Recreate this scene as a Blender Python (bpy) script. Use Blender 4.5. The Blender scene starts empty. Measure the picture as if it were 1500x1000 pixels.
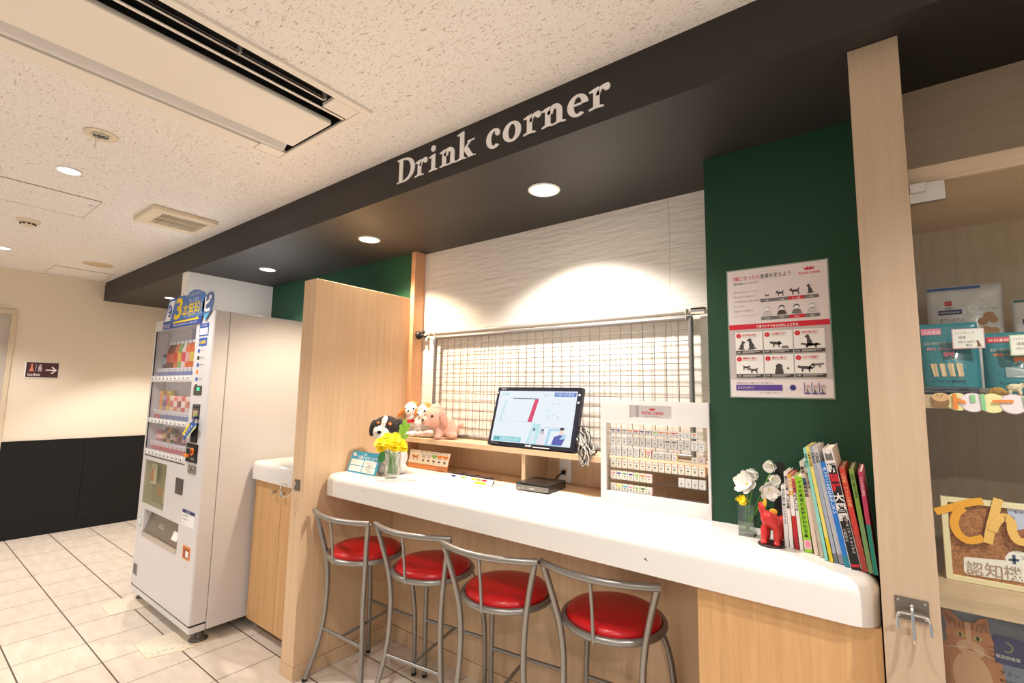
AMB, P_BAR, P_CEIL = .45, 115, 95
import bpy, bmesh, math, random
from math import sin, cos, pi, radians
from mathutils import Vector, Matrix, Euler
rnd = random.Random(7)
SC = bpy.context.scene
COL = SC.collection

# ------------------------------------------------------------------ materials
def lin(c):
    out = []
    for v in c[:3]:
        v = v / 255.0
        out.append(v / 12.92 if v <= .04045 else ((v + .055) / 1.055) ** 2.4)
    return (out[0], out[1], out[2], 1.0)

MATS = {}
def pbr(name, col, rough=.5, metal=0.0, emis=None, estr=0.0, bump=None, spec=None, coat=0.0):
    if name in MATS: return MATS[name]
    m = bpy.data.materials.new(name); m.use_nodes = True
    nt = m.node_tree; b = nt.nodes['Principled BSDF']
    b.inputs['Base Color'].default_value = lin(col)
    b.inputs['Roughness'].default_value = rough
    b.inputs['Metallic'].default_value = metal
    if spec is not None: b.inputs['Specular IOR Level'].default_value = spec
    if coat: b.inputs['Coat Weight'].default_value = coat; b.inputs['Coat Roughness'].default_value = .1
    if emis:
        b.inputs['Emission Color'].default_value = lin(emis); b.inputs['Emission Strength'].default_value = estr
    if bump:
        sc, st, dist = bump
        tc = nt.nodes.new('ShaderNodeTexCoord'); n = nt.nodes.new('ShaderNodeTexNoise')
        n.inputs['Scale'].default_value = sc; n.inputs['Detail'].default_value = 3
        bp = nt.nodes.new('ShaderNodeBump'); bp.inputs['Strength'].default_value = st; bp.inputs['Distance'].default_value = dist
        nt.links.new(tc.outputs['Object'], n.inputs['Vector']); nt.links.new(n.outputs['Fac'], bp.inputs['Height'])
        nt.links.new(bp.outputs['Normal'], b.inputs['Normal'])
    MATS[name] = m
    return m

def wood(name, c1, c2, axis='Z', rough=.42, scale=38.0):
    if name in MATS: return MATS[name]
    m = bpy.data.materials.new(name); m.use_nodes = True
    nt = m.node_tree; b = nt.nodes['Principled BSDF']; L = nt.links.new
    tc = nt.nodes.new('ShaderNodeTexCoord'); mp = nt.nodes.new('ShaderNodeMapping')
    s = {'X': (.05, 1, 1), 'Y': (1, .05, 1), 'Z': (1, 1, .035)}[axis]
    mp.inputs['Scale'].default_value = s
    n = nt.nodes.new('ShaderNodeTexNoise'); n.inputs['Scale'].default_value = scale; n.inputs['Detail'].default_value = 5
    n.inputs['Roughness'].default_value = .62; n.inputs['Distortion'].default_value = .4
    n2 = nt.nodes.new('ShaderNodeTexNoise'); n2.inputs['Scale'].default_value = scale * 7; n2.inputs['Detail'].default_value = 2
    mx = nt.nodes.new('ShaderNodeMath'); mx.operation = 'MULTIPLY_ADD'; mx.inputs[1].default_value = .35
    rp = nt.nodes.new('ShaderNodeValToRGB')
    rp.color_ramp.elements[0].position = .38; rp.color_ramp.elements[0].color = lin(c2)
    rp.color_ramp.elements[1].position = .85; rp.color_ramp.elements[1].color = lin(c1)
    L(tc.outputs['Object'], mp.inputs['Vector']); L(mp.outputs['Vector'], n.inputs['Vector']); L(mp.outputs['Vector'], n2.inputs['Vector'])
    L(n2.outputs['Fac'], mx.inputs[0]); L(n.outputs['Fac'], mx.inputs[2]); L(mx.outputs[0], rp.inputs['Fac'])
    L(rp.outputs['Color'], b.inputs['Base Color']); b.inputs['Roughness'].default_value = rough
    MATS[name] = m
    return m

def glass(name, tint=(255, 255, 255), refl=1.0, rough=.02):
    """thin clear sheet: transparent with a Fresnel reflection"""
    if name in MATS: return MATS[name]
    m = bpy.data.materials.new(name); m.use_nodes = True
    nt = m.node_tree; nt.nodes.clear(); L = nt.links.new
    o = nt.nodes.new('ShaderNodeOutputMaterial'); mix = nt.nodes.new('ShaderNodeMixShader')
    t = nt.nodes.new('ShaderNodeBsdfTransparent'); t.inputs['Color'].default_value = lin(tint)
    g = nt.nodes.new('ShaderNodeBsdfGlossy'); g.inputs['Roughness'].default_value = rough
    f = nt.nodes.new('ShaderNodeLayerWeight'); f.inputs['Blend'].default_value = .5      # Facing = 1 - |cos|
    p5 = nt.nodes.new('ShaderNodeMath'); p5.operation = 'POWER'; p5.inputs[1].default_value = 5
    k = nt.nodes.new('ShaderNodeMath'); k.operation = 'MULTIPLY_ADD'; k.inputs[1].default_value = .8 * refl; k.inputs[2].default_value = .04 * refl; k.use_clamp = True
    L(f.outputs['Facing'], p5.inputs[0]); L(p5.outputs[0], k.inputs[0]); L(k.outputs[0], mix.inputs['Fac'])
    L(t.outputs['BSDF'], mix.inputs[1]); L(g.outputs['BSDF'], mix.inputs[2]); L(mix.outputs['Shader'], o.inputs['Surface'])
    MATS[name] = m
    return m

def ceiling_mat():
    m = bpy.data.materials.new('fissured_ceiling_board'); m.use_nodes = True
    nt = m.node_tree; b = nt.nodes['Principled BSDF']; L = nt.links.new
    tc = nt.nodes.new('ShaderNodeTexCoord')
    def flecks(scl, sc, lo, hi, dist):
        mp = nt.nodes.new('ShaderNodeMapping'); mp.inputs['Scale'].default_value = scl
        n = nt.nodes.new('ShaderNodeTexNoise'); n.inputs['Scale'].default_value = sc
        n.inputs['Detail'].default_value = 1.5; n.inputs['Distortion'].default_value = dist
        r = nt.nodes.new('ShaderNodeMapRange'); r.inputs['From Min'].default_value = lo; r.inputs['From Max'].default_value = hi
        L(tc.outputs['Object'], mp.inputs['Vector']); L(mp.outputs['Vector'], n.inputs['Vector']); L(n.outputs['Fac'], r.inputs['Value'])
        return r.outputs['Result']
    a = flecks((.55, 1.5, 1), 92, .635, .70, 1.2); c = flecks((1.2, 1, 1), 170, .64, .71, .6)
    mx = nt.nodes.new('ShaderNodeMath'); mx.operation = 'MAXIMUM'; L(a, mx.inputs[0]); L(c, mx.inputs[1])
    mc = nt.nodes.new('ShaderNodeMix'); mc.data_type = 'RGBA'
    mc.inputs['A'].default_value = lin((240, 235, 230)); mc.inputs['B'].default_value = lin((190, 174, 157))
    L(mx.outputs[0], mc.inputs['Factor']); L(mc.outputs['Result'], b.inputs['Base Color'])
    bp = nt.nodes.new('ShaderNodeBump'); bp.invert = True; bp.inputs['Strength'].default_value = .5; bp.inputs['Distance'].default_value = .003
    L(mx.outputs[0], bp.inputs['Height']); L(bp.outputs['Normal'], b.inputs['Normal'])
    b.inputs['Roughness'].default_value = .9
    return m

def floor_mat():
    m = bpy.data.materials.new('cream_floor_tile'); m.use_nodes = True
    nt = m.node_tree; b = nt.nodes['Principled BSDF']; L = nt.links.new
    tc = nt.nodes.new('ShaderNodeTexCoord'); sp = nt.nodes.new('ShaderNodeSeparateXYZ'); L(tc.outputs['Object'], sp.inputs['Vector'])
    def line(out, off, pitch, half):
        a = nt.nodes.new('ShaderNodeMath'); a.operation = 'SUBTRACT'; a.inputs[1].default_value = off
        p = nt.nodes.new('ShaderNodeMath'); p.operation = 'PINGPONG'; p.inputs[1].default_value = pitch / 2
        r = nt.nodes.new('ShaderNodeMapRange'); r.inputs['From Min'].default_value = half; r.inputs['From Max'].default_value = half + .0012
        r.inputs['To Min'].default_value = 1; r.inputs['To Max'].default_value = 0
        L(out, a.inputs[0]); L(a.outputs[0], p.inputs[0]); L(p.outputs[0], r.inputs['Value'])
        return r.outputs['Result']
    gx = line(sp.outputs['X'], -2.61, .3045, .0016); gy = line(sp.outputs['Y'], .832, .2935, .0026)
    mx = nt.nodes.new('ShaderNodeMath'); mx.operation = 'MAXIMUM'; L(gx, mx.inputs[0]); L(gy, mx.inputs[1])
    n = nt.nodes.new('ShaderNodeTexNoise'); n.inputs['Scale'].default_value = 11; n.inputs['Detail'].default_value = 6
    mp = nt.nodes.new('ShaderNodeMapping'); mp.inputs['Scale'].default_value = (.6, 1.8, 1)
    L(tc.outputs['Object'], mp.inputs['Vector']); L(mp.outputs['Vector'], n.inputs['Vector'])
    rp = nt.nodes.new('ShaderNodeValToRGB')
    rp.color_ramp.elements[0].position = .35; rp.color_ramp.elements[0].color = lin((208, 194, 178))
    rp.color_ramp.elements[1].position = .65; rp.color_ramp.elements[1].color = lin((220, 208, 193))
    L(n.outputs['Fac'], rp.inputs['Fac'])
    mc = nt.nodes.new('ShaderNodeMix'); mc.data_type = 'RGBA'; mc.inputs['B'].default_value = lin((82, 66, 54))
    L(mx.outputs[0], mc.inputs['Factor']); L(rp.outputs['Color'], mc.inputs['A']); L(mc.outputs['Result'], b.inputs['Base Color'])
    b.inputs['Roughness'].default_value = .38
    bp = nt.nodes.new('ShaderNodeBump'); bp.invert = True; bp.inputs['Strength'].default_value = .4; bp.inputs['Distance'].default_value = .002
    L(mx.outputs[0], bp.inputs['Height']); L(bp.outputs['Normal'], b.inputs['Normal'])
    return m

def ripple_wall_mat():
    m = bpy.data.materials.new('white_rippled_wall_panel'); m.use_nodes = True
    nt = m.node_tree; b = nt.nodes['Principled BSDF']; L = nt.links.new
    b.inputs['Roughness'].default_value = .55
    tc = nt.nodes.new('ShaderNodeTexCoord'); mp = nt.nodes.new('ShaderNodeMapping'); mp.inputs['Scale'].default_value = (.18, 1, 1)
    w = nt.nodes.new('ShaderNodeTexNoise'); w.inputs['Scale'].default_value = 42; w.inputs['Detail'].default_value = 2.5
    L(tc.outputs['Object'], mp.inputs['Vector']); L(mp.outputs['Vector'], w.inputs['Vector'])
    bp = nt.nodes.new('ShaderNodeBump'); bp.inputs['Strength'].default_value = .8; bp.inputs['Distance'].default_value = .006
    L(w.outputs['Fac'], bp.inputs['Height']); L(bp.outputs['Normal'], b.inputs['Normal'])
    sp = nt.nodes.new('ShaderNodeSeparateXYZ'); L(tc.outputs['Object'], sp.inputs['Vector'])
    def seam(out, off, pitch):
        a = nt.nodes.new('ShaderNodeMath'); a.operation = 'SUBTRACT'; a.inputs[1].default_value = off
        p = nt.nodes.new('ShaderNodeMath'); p.operation = 'PINGPONG'; p.inputs[1].default_value = pitch / 2
        r = nt.nodes.new('ShaderNodeMath'); r.operation = 'LESS_THAN'; r.inputs[1].default_value = .0012
        L(out, a.inputs[0]); L(a.outputs[0], p.inputs[0]); L(p.outputs[0], r.inputs[0]); return r.outputs[0]
    mx = nt.nodes.new('ShaderNodeMath'); mx.operation = 'MAXIMUM'
    L(seam(sp.outputs['X'], -.70, 1.82), mx.inputs[0]); L(seam(sp.outputs['Z'], 2.05, .303), mx.inputs[1])
    mc = nt.nodes.new('ShaderNodeMix'); mc.data_type = 'RGBA'
    mc.inputs['A'].default_value = lin((243, 236, 227)); mc.inputs['B'].default_value = lin((206, 190, 172))
    L(mx.outputs[0], mc.inputs['Factor']); L(mc.outputs['Result'], b.inputs['Base Color'])
    return m

def cork_mat():
    m = bpy.data.materials.new('cork'); m.use_nodes = True
    nt = m.node_tree; b = nt.nodes['Principled BSDF']; L = nt.links.new
    tc = nt.nodes.new('ShaderNodeTexCoord'); n = nt.nodes.new('ShaderNodeTexNoise'); n.inputs['Scale'].default_value = 260; n.inputs['Detail'].default_value = 3
    rp = nt.nodes.new('ShaderNodeValToRGB'); rp.color_ramp.elements[0].position = .35; rp.color_ramp.elements[0].color = lin((140, 88, 52))
    rp.color_ramp.elements[1].position = .62; rp.color_ramp.elements[1].color = lin((188, 130, 84))
    L(tc.outputs['Object'], n.inputs['Vector']); L(n.outputs['Fac'], rp.inputs['Fac']); L(rp.outputs['Color'], b.inputs['Base Color'])
    b.inputs['Roughness'].default_value = .9
    return m

# ------------------------------------------------------------------ mesh builder
_TC = {}
def text_geo(body, bold=0.0):
    k = (body, bold)
    if k in _TC: return _TC[k]
    c = bpy.data.curves.new('t', 'FONT'); c.body = body; c.resolution_u = 2; c.offset = bold
    o = bpy.data.objects.new('t', c); COL.objects.link(o)
    dg = bpy.context.evaluated_depsgraph_get()
    ev = o.evaluated_get(dg); me = ev.to_mesh()
    V = [(v.co.x, v.co.y) for v in me.vertices]; F = [tuple(p.vertices) for p in me.polygons]
    ev.to_mesh_clear(); bpy.data.objects.remove(o); bpy.data.curves.remove(c)
    _TC[k] = (V, F)
    return V, F

class MB:
    def __init__(s): s.V = []; s.F = []; s.MI = []; s.S = []; s.mats = []
    def mi(s, m):
        if m not in s.mats: s.mats.append(m)
        return s.mats.index(m)
    def add(s, V, F, mat, smooth=False):
        b = len(s.V); i = s.mi(mat)
        s.V += [tuple(v) for v in V]
        for f in F: s.F.append(tuple(b + k for k in f)); s.MI.append(i); s.S.append(smooth)
        return s
    def bm(s, bm, mat, M=None, smooth=False):
        bm.verts.index_update()
        V = [(M @ v.co if M else v.co.copy()) for v in bm.verts]
        F = [tuple(v.index for v in f.verts) for f in bm.faces]
        bm.free(); return s.add(V, F, mat, smooth)
    def box(s, a, b, mat, bev=0.0, seg=2):
        c = Vector([(a[i] + b[i]) / 2 for i in range(3)]); d = [abs(b[i] - a[i]) for i in range(3)]
        return s.obox(c, d, None, mat, bev, seg)
    def obox(s, c, d, R, mat, bev=0.0, seg=2):
        bm = bmesh.new(); bmesh.ops.create_cube(bm, size=1)
        for v in bm.verts: v.co = Vector((v.co.x * d[0], v.co.y * d[1], v.co.z * d[2]))
        if bev: bmesh.ops.bevel(bm, geom=bm.edges[:], offset=min(bev, min(d) * .49), segments=seg, affect='EDGES', profile=.5)
        M = Matrix.Translation(c) @ (R.to_4x4() if R else Matrix.Identity(4))
        return s.bm(bm, mat, M)
    def tube(s, P, r, mat, n=10, closed=False, caps=True):
        P = [Vector(p) for p in P]; R = r if isinstance(r, (list, tuple)) else [r] * len(P)
        V = []; F = []; N = len(P); up = None
        for i in range(N):
            if closed: t = P[(i + 1) % N] - P[i - 1]
            else: t = P[min(i + 1, N - 1)] - P[max(i - 1, 0)]
            t.normalize()
            if up is None:
                up = Vector((0, 0, 1)) if abs(t.z) < .9 else Vector((1, 0, 0))
            a = up - t * up.dot(t)
            if a.length < 1e-6: a = t.orthogonal()
            a.normalize(); bb = t.cross(a); up = a
            for k in range(n):
                q = 2 * pi * k / n; V.append(P[i] + (a * cos(q) + bb * sin(q)) * R[i])
        m = N if closed else N - 1
        for i in range(m):
            for k in range(n):
                j = (i + 1) % N; F.append((i * n + k, i * n + (k + 1) % n, j * n + (k + 1) % n, j * n + k))
        s.add(V, F, mat, True)
        if caps and not closed:
            b = len(s.V)
            s.add(V[:n], [tuple(range(n))[::-1]], mat); s.add(V[-n:], [tuple(range(n))], mat)
        return s
    def cyl(s, a, b, r, mat, r2=None, n=20):
        return s.tube([a, b], [r, r if r2 is None else r2], mat, n)
    def lathe(s, prof, o, mat, n=28, R=None, smooth=True, flute=0.0, nf=0):
        V = []; F = []; o = Vector(o)
        for (r, z) in prof:
            for k in range(n):
                q = 2 * pi * k / n; rr = r * (1 + flute * cos(nf * q)) if flute else r
                p = Vector((rr * cos(q), rr * sin(q), z)); V.append(o + (R @ p if R else p))
        for i in range(len(prof) - 1):
            for k in range(n): F.append((i * n + k, i * n + (k + 1) % n, (i + 1) * n + (k + 1) % n, (i + 1) * n + k))
        return s.add(V, F, mat, smooth)
    def ell(s, c, r, mat, R=None, n=16):
        bm = bmesh.new(); bmesh.ops.create_uvsphere(bm, u_segments=n, v_segments=max(6, n // 2), radius=1)
        if not isinstance(r, (tuple, list)): r = (r, r, r)
        M = Matrix.Translation(c) @ (R.to_4x4() if R else Matrix.Identity(4)) @ Matrix.Diagonal((r[0], r[1], r[2], 1))
        return s.bm(bm, mat, M, True)
    def poly(s, P, mat): return s.add(P, [tuple(range(len(P)))], mat)
    def prism(s, pts, o, u, v, d, mat, smooth=False):
        """outline pts (a,b) in the plane o + a*u + b*v, thickened by d along u x v"""
        o = Vector(o); u = Vector(u); v = Vector(v); w = u.cross(v); n = len(pts)
        ar = sum(pts[i][0] * pts[(i + 1) % n][1] - pts[(i + 1) % n][0] * pts[i][1] for i in range(n))
        if ar < 0: pts = pts[::-1]
        A = [o + u * p[0] + v * p[1] for p in pts]; B = [p + w * d for p in A]
        F = [tuple(range(n))[::-1], tuple(range(n, 2 * n))] + [(i, (i + 1) % n, n + (i + 1) % n, n + i) for i in range(n)]
        return s.add(A + B, F, mat, smooth)
    def quad(s, o, u, v, w, h, mat):
        o = Vector(o); u = Vector(u); v = Vector(v)
        return s.add([o, o + u * w, o + u * w + v * h, o + v * h], [(0, 1, 2, 3)], mat)
    def text(s, body, o, u, v, h, mat, w=None, align='L', bold=.0, wmax=None):
        V, F = text_geo(body, bold)
        if not V: return s
        x0 = min(p[0] for p in V); x1 = max(p[0] for p in V)
        sx = h
        if w: sx = w / max(1e-6, x1 - x0)
        if wmax and (x1 - x0) * sx > wmax: sx = wmax / (x1 - x0)
        off = {'L': -x0, 'C': -(x0 + x1) / 2, 'R': -x1}[align]
        o = Vector(o); u = Vector(u); v = Vector(v)
        return s.add([o + u * ((p[0] + off) * sx) + v * (p[1] * h) for p in V], F, mat)
    def vtext(s, body, o, u, v, h, mat, bold=0.0, pitch=1.05):
        """upright characters stacked downwards from o"""
        o = Vector(o); v = Vector(v)
        for i, ch in enumerate(body):
            if ch.strip(): s.text(ch, o - v * (h * pitch * (i + .85)), u, v, h, mat, align='C', bold=bold)
        return s
    def bounds(s):
        return [min(v[i] for v in s.V) for i in range(3)], [max(v[i] for v in s.V) for i in range(3)]
    def obj(s, name, origin=(0, 0, 0)):
        o = Vector(origin); me = bpy.data.meshes.new(name)
        me.from_pydata([tuple(Vector(v) - o) for v in s.V], [], s.F)
        for m in s.mats: me.materials.append(m)
        me.polygons.foreach_set('material_index', s.MI); me.polygons.foreach_set('use_smooth', s.S)
        me.update()
        ob = bpy.data.objects.new(name, me); COL.objects.link(ob)
        return ob
    def part(s, name, parent, label=None, local=False):
        """one part of a thing; vertices in world coordinates unless local"""
        org = (0, 0, 0) if local else ORG.get(parent.name, (0, 0, 0))
        ob = s.obj(name, org); ob.parent = parent; ORG[ob.name] = org
        if label: ob['label'] = label
        return ob
    def solo(s, name, label, cat, group=None, origin=None, kind=None):
        if origin is None:
            a, b = s.bounds(); origin = ((a[0] + b[0]) / 2, (a[1] + b[1]) / 2, a[2])
        ob = s.obj(name, origin); ob.location = origin; ORG[ob.name] = tuple(origin)
        if kind: ob['kind'] = kind
        else: ob['label'] = label; ob['category'] = cat
        if group: ob['group'] = group
        return ob
    def struct(s, name, origin=(0, 0, 0)):
        ob = s.obj(name, origin); ob.location = origin; ob['kind'] = 'structure'; ORG[ob.name] = tuple(origin)
        return ob
ORG = {}

def thing(name, label, cat, loc=(0, 0, 0), rz=0.0, group=None):
    o = bpy.data.objects.new(name, None); COL.objects.link(o); o.empty_display_size = .05
    o.location = loc; o.rotation_euler = (0, 0, rz); o['label'] = label; o['category'] = cat
    if group: o['group'] = group
    ORG[o.name] = tuple(loc)
    return o

def copy_tree(o, parent=None):
    kids = [c for c in bpy.data.objects if c.parent == o]
    c = o.copy(); COL.objects.link(c)
    if parent: c.parent = parent
    for k in kids: copy_tree(k, c)
    return c

def spline(P, k=8, closed=False):
    """Catmull-Rom through P"""
    P = [Vector(p) for p in P]; n = len(P); out = []
    rng = range(n) if closed else range(n - 1)
    for i in rng:
        if closed: a, b, c, d = P[i - 1], P[i], P[(i + 1) % n], P[(i + 2) % n]
        else: a, b, c, d = P[max(i - 1, 0)], P[i], P[i + 1], P[min(i + 2, n - 1)]
        for j in range(k):
            t = j / k
            out.append(.5 * ((2 * b) + (c - a) * t + (2 * a - 5 * b + 4 * c - d) * t * t + (3 * b - a - 3 * c + d) * t ** 3))
    if not closed: out.append(P[-1])
    return out

def ring(c, r, n=40, z=None):
    return [Vector((c[0] + r * cos(2 * pi * k / n), c[1] + r * sin(2 * pi * k / n), c[2])) for k in range(n)]

def blob(els, vox=.006, smooth=4, fuzz=0.0):
    """one continuous skin over overlapping ellipsoids (centre, radii, euler in degrees, material)"""
    bm = bmesh.new(); inv = []
    for (c, r, e, m) in els:
        if not isinstance(r, (tuple, list)): r = (r, r, r)
        M = Matrix.Translation(c) @ Euler([radians(a) for a in (e or (0, 0, 0))]).to_matrix().to_4x4() @ Matrix.Diagonal((r[0], r[1], r[2], 1))
        bmesh.ops.create_icosphere(bm, subdivisions=3, radius=1, matrix=M); inv.append(M.inverted())
    me = bpy.data.meshes.new('b'); bm.to_mesh(me); bm.free()
    o = bpy.data.objects.new('b', me); COL.objects.link(o)
    md = o.modifiers.new('r', 'REMESH'); md.mode = 'VOXEL'; md.voxel_size = vox
    sm = o.modifiers.new('s', 'SMOOTH'); sm.iterations = smooth; sm.factor = .5
    dg = bpy.context.evaluated_depsgraph_get(); ev = o.evaluated_get(dg); e = ev.to_mesh()
    V = [v.co + v.normal * (fuzz * rnd.uniform(-1, 1)) for v in e.vertices]; F = [tuple(p.vertices) for p in e.polygons]
    ev.to_mesh_clear(); bpy.data.objects.remove(o); bpy.data.meshes.remove(me)
    mb = MB(); mb.V = [tuple(v) for v in V]; mb.F = F; mb.S = [True] * len(F)
    for f in F:
        c = sum((V[i] for i in f), Vector()) / len(f)
        k = min(range(len(els)), key=lambda q: (inv[q] @ c).length)
        mb.MI.append(mb.mi(els[k][3]))
    return mb

X, Y, Z = Vector((1, 0, 0)), Vector((0, 1, 0)), Vector((0, 0, 1))
def rotz(d): return Matrix.Rotation(radians(d), 3, 'Z')
def rotx(d): return Matrix.Rotation(radians(d), 3, 'X')
def roty(d): return Matrix.Rotation(radians(d), 3, 'Y')
ORDW = ['first', 'second', 'third', 'fourth', 'fifth', 'sixth', 'seventh', 'eighth', 'ninth', 'tenth', 'eleventh', 'twelfth', 'thirteenth', 'fourteenth', 'fifteenth']

# shared materials
M_WOOD = wood('pale_maple_laminate', (222, 190, 154), (207, 173, 135))
M_WOODX = wood('pale_maple_laminate_level_grain', (224, 192, 156), (202, 167, 129), 'X')
M_WOODY = wood('pale_maple_laminate_deep_grain', (226, 190, 148), (203, 163, 118), 'Y')
M_OAK = wood('honey_maple_laminate', (214, 170, 118), (192, 146, 94))
M_ASH = wood('pale_ash_laminate', (196, 172, 146), (183, 157, 129))
M_ASHX = wood('pale_ash_laminate_level_grain', (200, 176, 148), (184, 158, 128), 'X')
M_BEAM = pbr('charcoal_brown_paint', (38, 35, 33), .55)
M_GREEN = pbr('dark_green_paint', (13, 64, 40), .6, bump=(400, .1, .001))
M_CREAM = pbr('cream_wall_paint', (232, 218, 198), .75, bump=(220, .15, .001))
M_WHITE = pbr('white_paint', (240, 236, 230), .5)
M_COUNTER = pbr('white_solid_surface', (231, 228, 223), .22, coat=.15)
M_BLACK = pbr('black_panel', (11, 12, 15), .5, spec=.35)
M_DARK = pbr('dark_void', (12, 12, 13), .7)
M_GAP = pbr('dark_seam', (70, 50, 34), .8)
M_STEEL = pbr('brushed_steel', (196, 192, 186), .28, 1.0)
M_SILVER = pbr('silver_painted_tube', (150, 147, 143), .36, .75)
M_CHROME = pbr('chrome', (225, 225, 225), .08, 1.0)
M_RUBBER = pbr('black_rubber', (16, 16, 16), .6)
M_PLASTIC = pbr('white_plastic', (240, 240, 238), .35)
M_IVORY = pbr('ivory_plastic', (228, 214, 188), .45)
M_PAPER = pbr('white_paper', (246, 244, 242), .6)
M_INK = pbr('black_ink', (28, 26, 26), .7)
M_GREY = pbr('grey_print', (120, 116, 114), .7)
M_LGREY = pbr('light_grey_print', (208, 204, 202), .7)
M_RED = pbr('red_print', (214, 28, 52), .55)
M_BLUE = pbr('blue_print', (34, 84, 168), .55)
M_NAVY = pbr('navy_print', (34, 44, 110), .55)
M_YELLOW = pbr('yellow_print', (250, 216, 20), .55)
M_ORANGE = pbr('orange_print', (240, 130, 40), .55)
M_PINK = pbr('pink_print', (236, 140, 170), .55)
M_TEAL = pbr('teal_print', (50, 168, 190), .55)
M_LIME = pbr('green_print', (120, 186, 60), .55)
M_PURPLE = pbr('purple_print', (92, 66, 150), .55)
M_LEAF2 = pbr('yellow_green_leaf', (128, 176, 48), .45)
M_ACRYL = glass('clear_acrylic', (252, 253, 253), 1.0, .05)
M_EMIT = pbr('lit_lamp_lens', (255, 255, 255), .5, emis=(255, 244, 226), estr=14.0)
# ------------------------------------------------------------------ camera
cd = bpy.data.cameras.new('camera'); cam = bpy.data.objects.new('camera', cd); COL.objects.link(cam)
_rx, _ry, _rz = 1.43578882, 0.644003 + 0.000641, -0.0645838815
_M = (Matrix.Rotation(_rz, 3, 'Z') @ Matrix.Rotation(_ry, 3, 'Y') @ Matrix.Rotation(_rx, 3, 'X'))   # world -> (right, down, forward)
_R = Matrix((_M[0], -_M[1], -_M[2])).transposed()
cam.matrix_world = Matrix.Translation((0, 0, 1.4)) @ _R.to_4x4()
cd.sensor_fit = 'HORIZONTAL'; cd.sensor_width = 36; cd.lens = 36 * 701.7 / 1500; cd.clip_start = .02; cd.clip_end = 60
SC.camera = cam
SC.view_settings.view_transform = 'Standard'; SC.view_settings.look = 'None'; SC.view_settings.gamma = 1
SC.view_settings.use_curve_mapping = False; SC.view_settings.exposure = 0.0

w = bpy.data.worlds.new('world'); SC.world = w; w.use_nodes = True
bg = w.node_tree.nodes['Background']; bg.inputs['Color'].default_value = (1.0, .985, .975, 1); bg.inputs['Strength'].default_value = AMB

# ------------------------------------------------------------------ setting
XW, ZC, ZS, YB = -6.36, 2.475, 2.285, 1.345
mb = MB(); mb.box((XW, -2.6, -.05), (2.8, 2.12, 0), floor_mat()); mb.struct('floor')
CM = ceiling_mat(); HX0, HX1, HY0, HY1 = -2.150, -1.525, -.75, 1.030
mb = MB()
for a, b in (((XW, -2.6), (HX0, 2.12)), ((HX1, -2.6), (2.8, 2.12)), ((HX0, HY1), (HX1, 2.12)), ((HX0, -2.6), (HX1, HY0))):
    mb.box((a[0], a[1], ZC), (b[0], b[1], ZC + .05), CM)
mb.struct('ceiling')
mb = MB(); mb.box((XW, YB, ZS), (2.8, 2.12, ZC), M_BEAM); mb.struct('ceiling_beam')
mb = MB(); mb.box((XW - .06, -2.6, 0), (XW, 2.12, ZC), M_CREAM); mb.struct('wall_left')
mb = MB()
mb.box((XW, .735, .075), (XW + .014, 1.318, .88), M_BLACK); mb.box((XW, 1.321, .075), (XW + .014, 2.1, .88), M_BLACK)
mb.box((XW, .735, .872), (XW + .018, 2.1, .884), M_BLACK)
mb.struct('wainscot_left')
mb = MB(); mb.box((XW, .735, 0), (XW + .02, 2.1, .075), M_BLACK, .003); mb.struct('baseboard_left')
mb = MB(); mb.box((XW, -2.6, ZC - .022), (XW + .02, YB, ZC), M_CREAM, .004); mb.struct('trim_1')
# door in the left wall
fr = MB(); mf = pbr('door_frame_paint', (214, 196, 170), .5)
fr.box((XW, .695, 0), (XW + .03, .732, 2.0495), mf, .002); fr.box((XW, -.30, 2.05), (XW + .03, .732, 2.09), mf, .002); fr.box((XW, -.30, 0), (XW + .03, -.262, 2.0495), mf, .002)
d = fr.struct('door_1')
lf = MB(); lf.box((XW, -.262, .005), (XW + .008, .695, 2.05), pbr('door_leaf_paint', (196, 186, 176), .5)); lf.part('door_leaf', d)
hn = MB(); hn.cyl((XW + .008, -.19, 1.0), (XW + .06, -.19, 1.0), .012, M_STEEL); hn.tube([(XW + .06, -.19, 1.0), (XW + .06, -.06, 1.0)], .010, M_STEEL); hn.part('door_handle', d)
mb = MB(); mb.box((XW, 2.08, 0), (-4.235, 2.12, ZS), M_CREAM); mb.struct('wall_rear_passage')
mb = MB(); mb.box((-4.238, 1.352, 0), (-4.142, 2.08, ZS), M_WHITE, .002); mb.struct('wall_partition')
mb = MB(); mb.box((-4.142, 2.005, 0), (-2.318, 2.08, ZS), M_GREEN); mb.struct('wall_rear_green')
mb = MB(); mb.box((-2.282, 2.07, 0), (2.8, 2.12, ZS), ripple_wall_mat()); mb.struct('wall_rear_white')
mb = MB(); mb.box((-.475, 1.80, .9), (-.016, 2.07, ZS), M_GREEN); mb.struct('wall_green_column')
mb = MB(); mb.box((-2.318, 1.985, 0), (-2.282, 2.07, ZS), wood('amber_wood_strip', (222, 172, 130), (200, 148, 106)), .001); mb.struct('trim_2')
# partition panel between the niche and the bar
mb = MB(); mb.box((-2.432, YB, .062), (-2.318, 2.005, 1.985), M_WOOD, .0015); o = mb.struct('wall_wood_panel')
b2 = MB(); b2.box((-2.434, YB - .002, 0), (-2.316, 2.005, .060), M_WOOD, .0015); b2.part('baseboard_panel', o)

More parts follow.
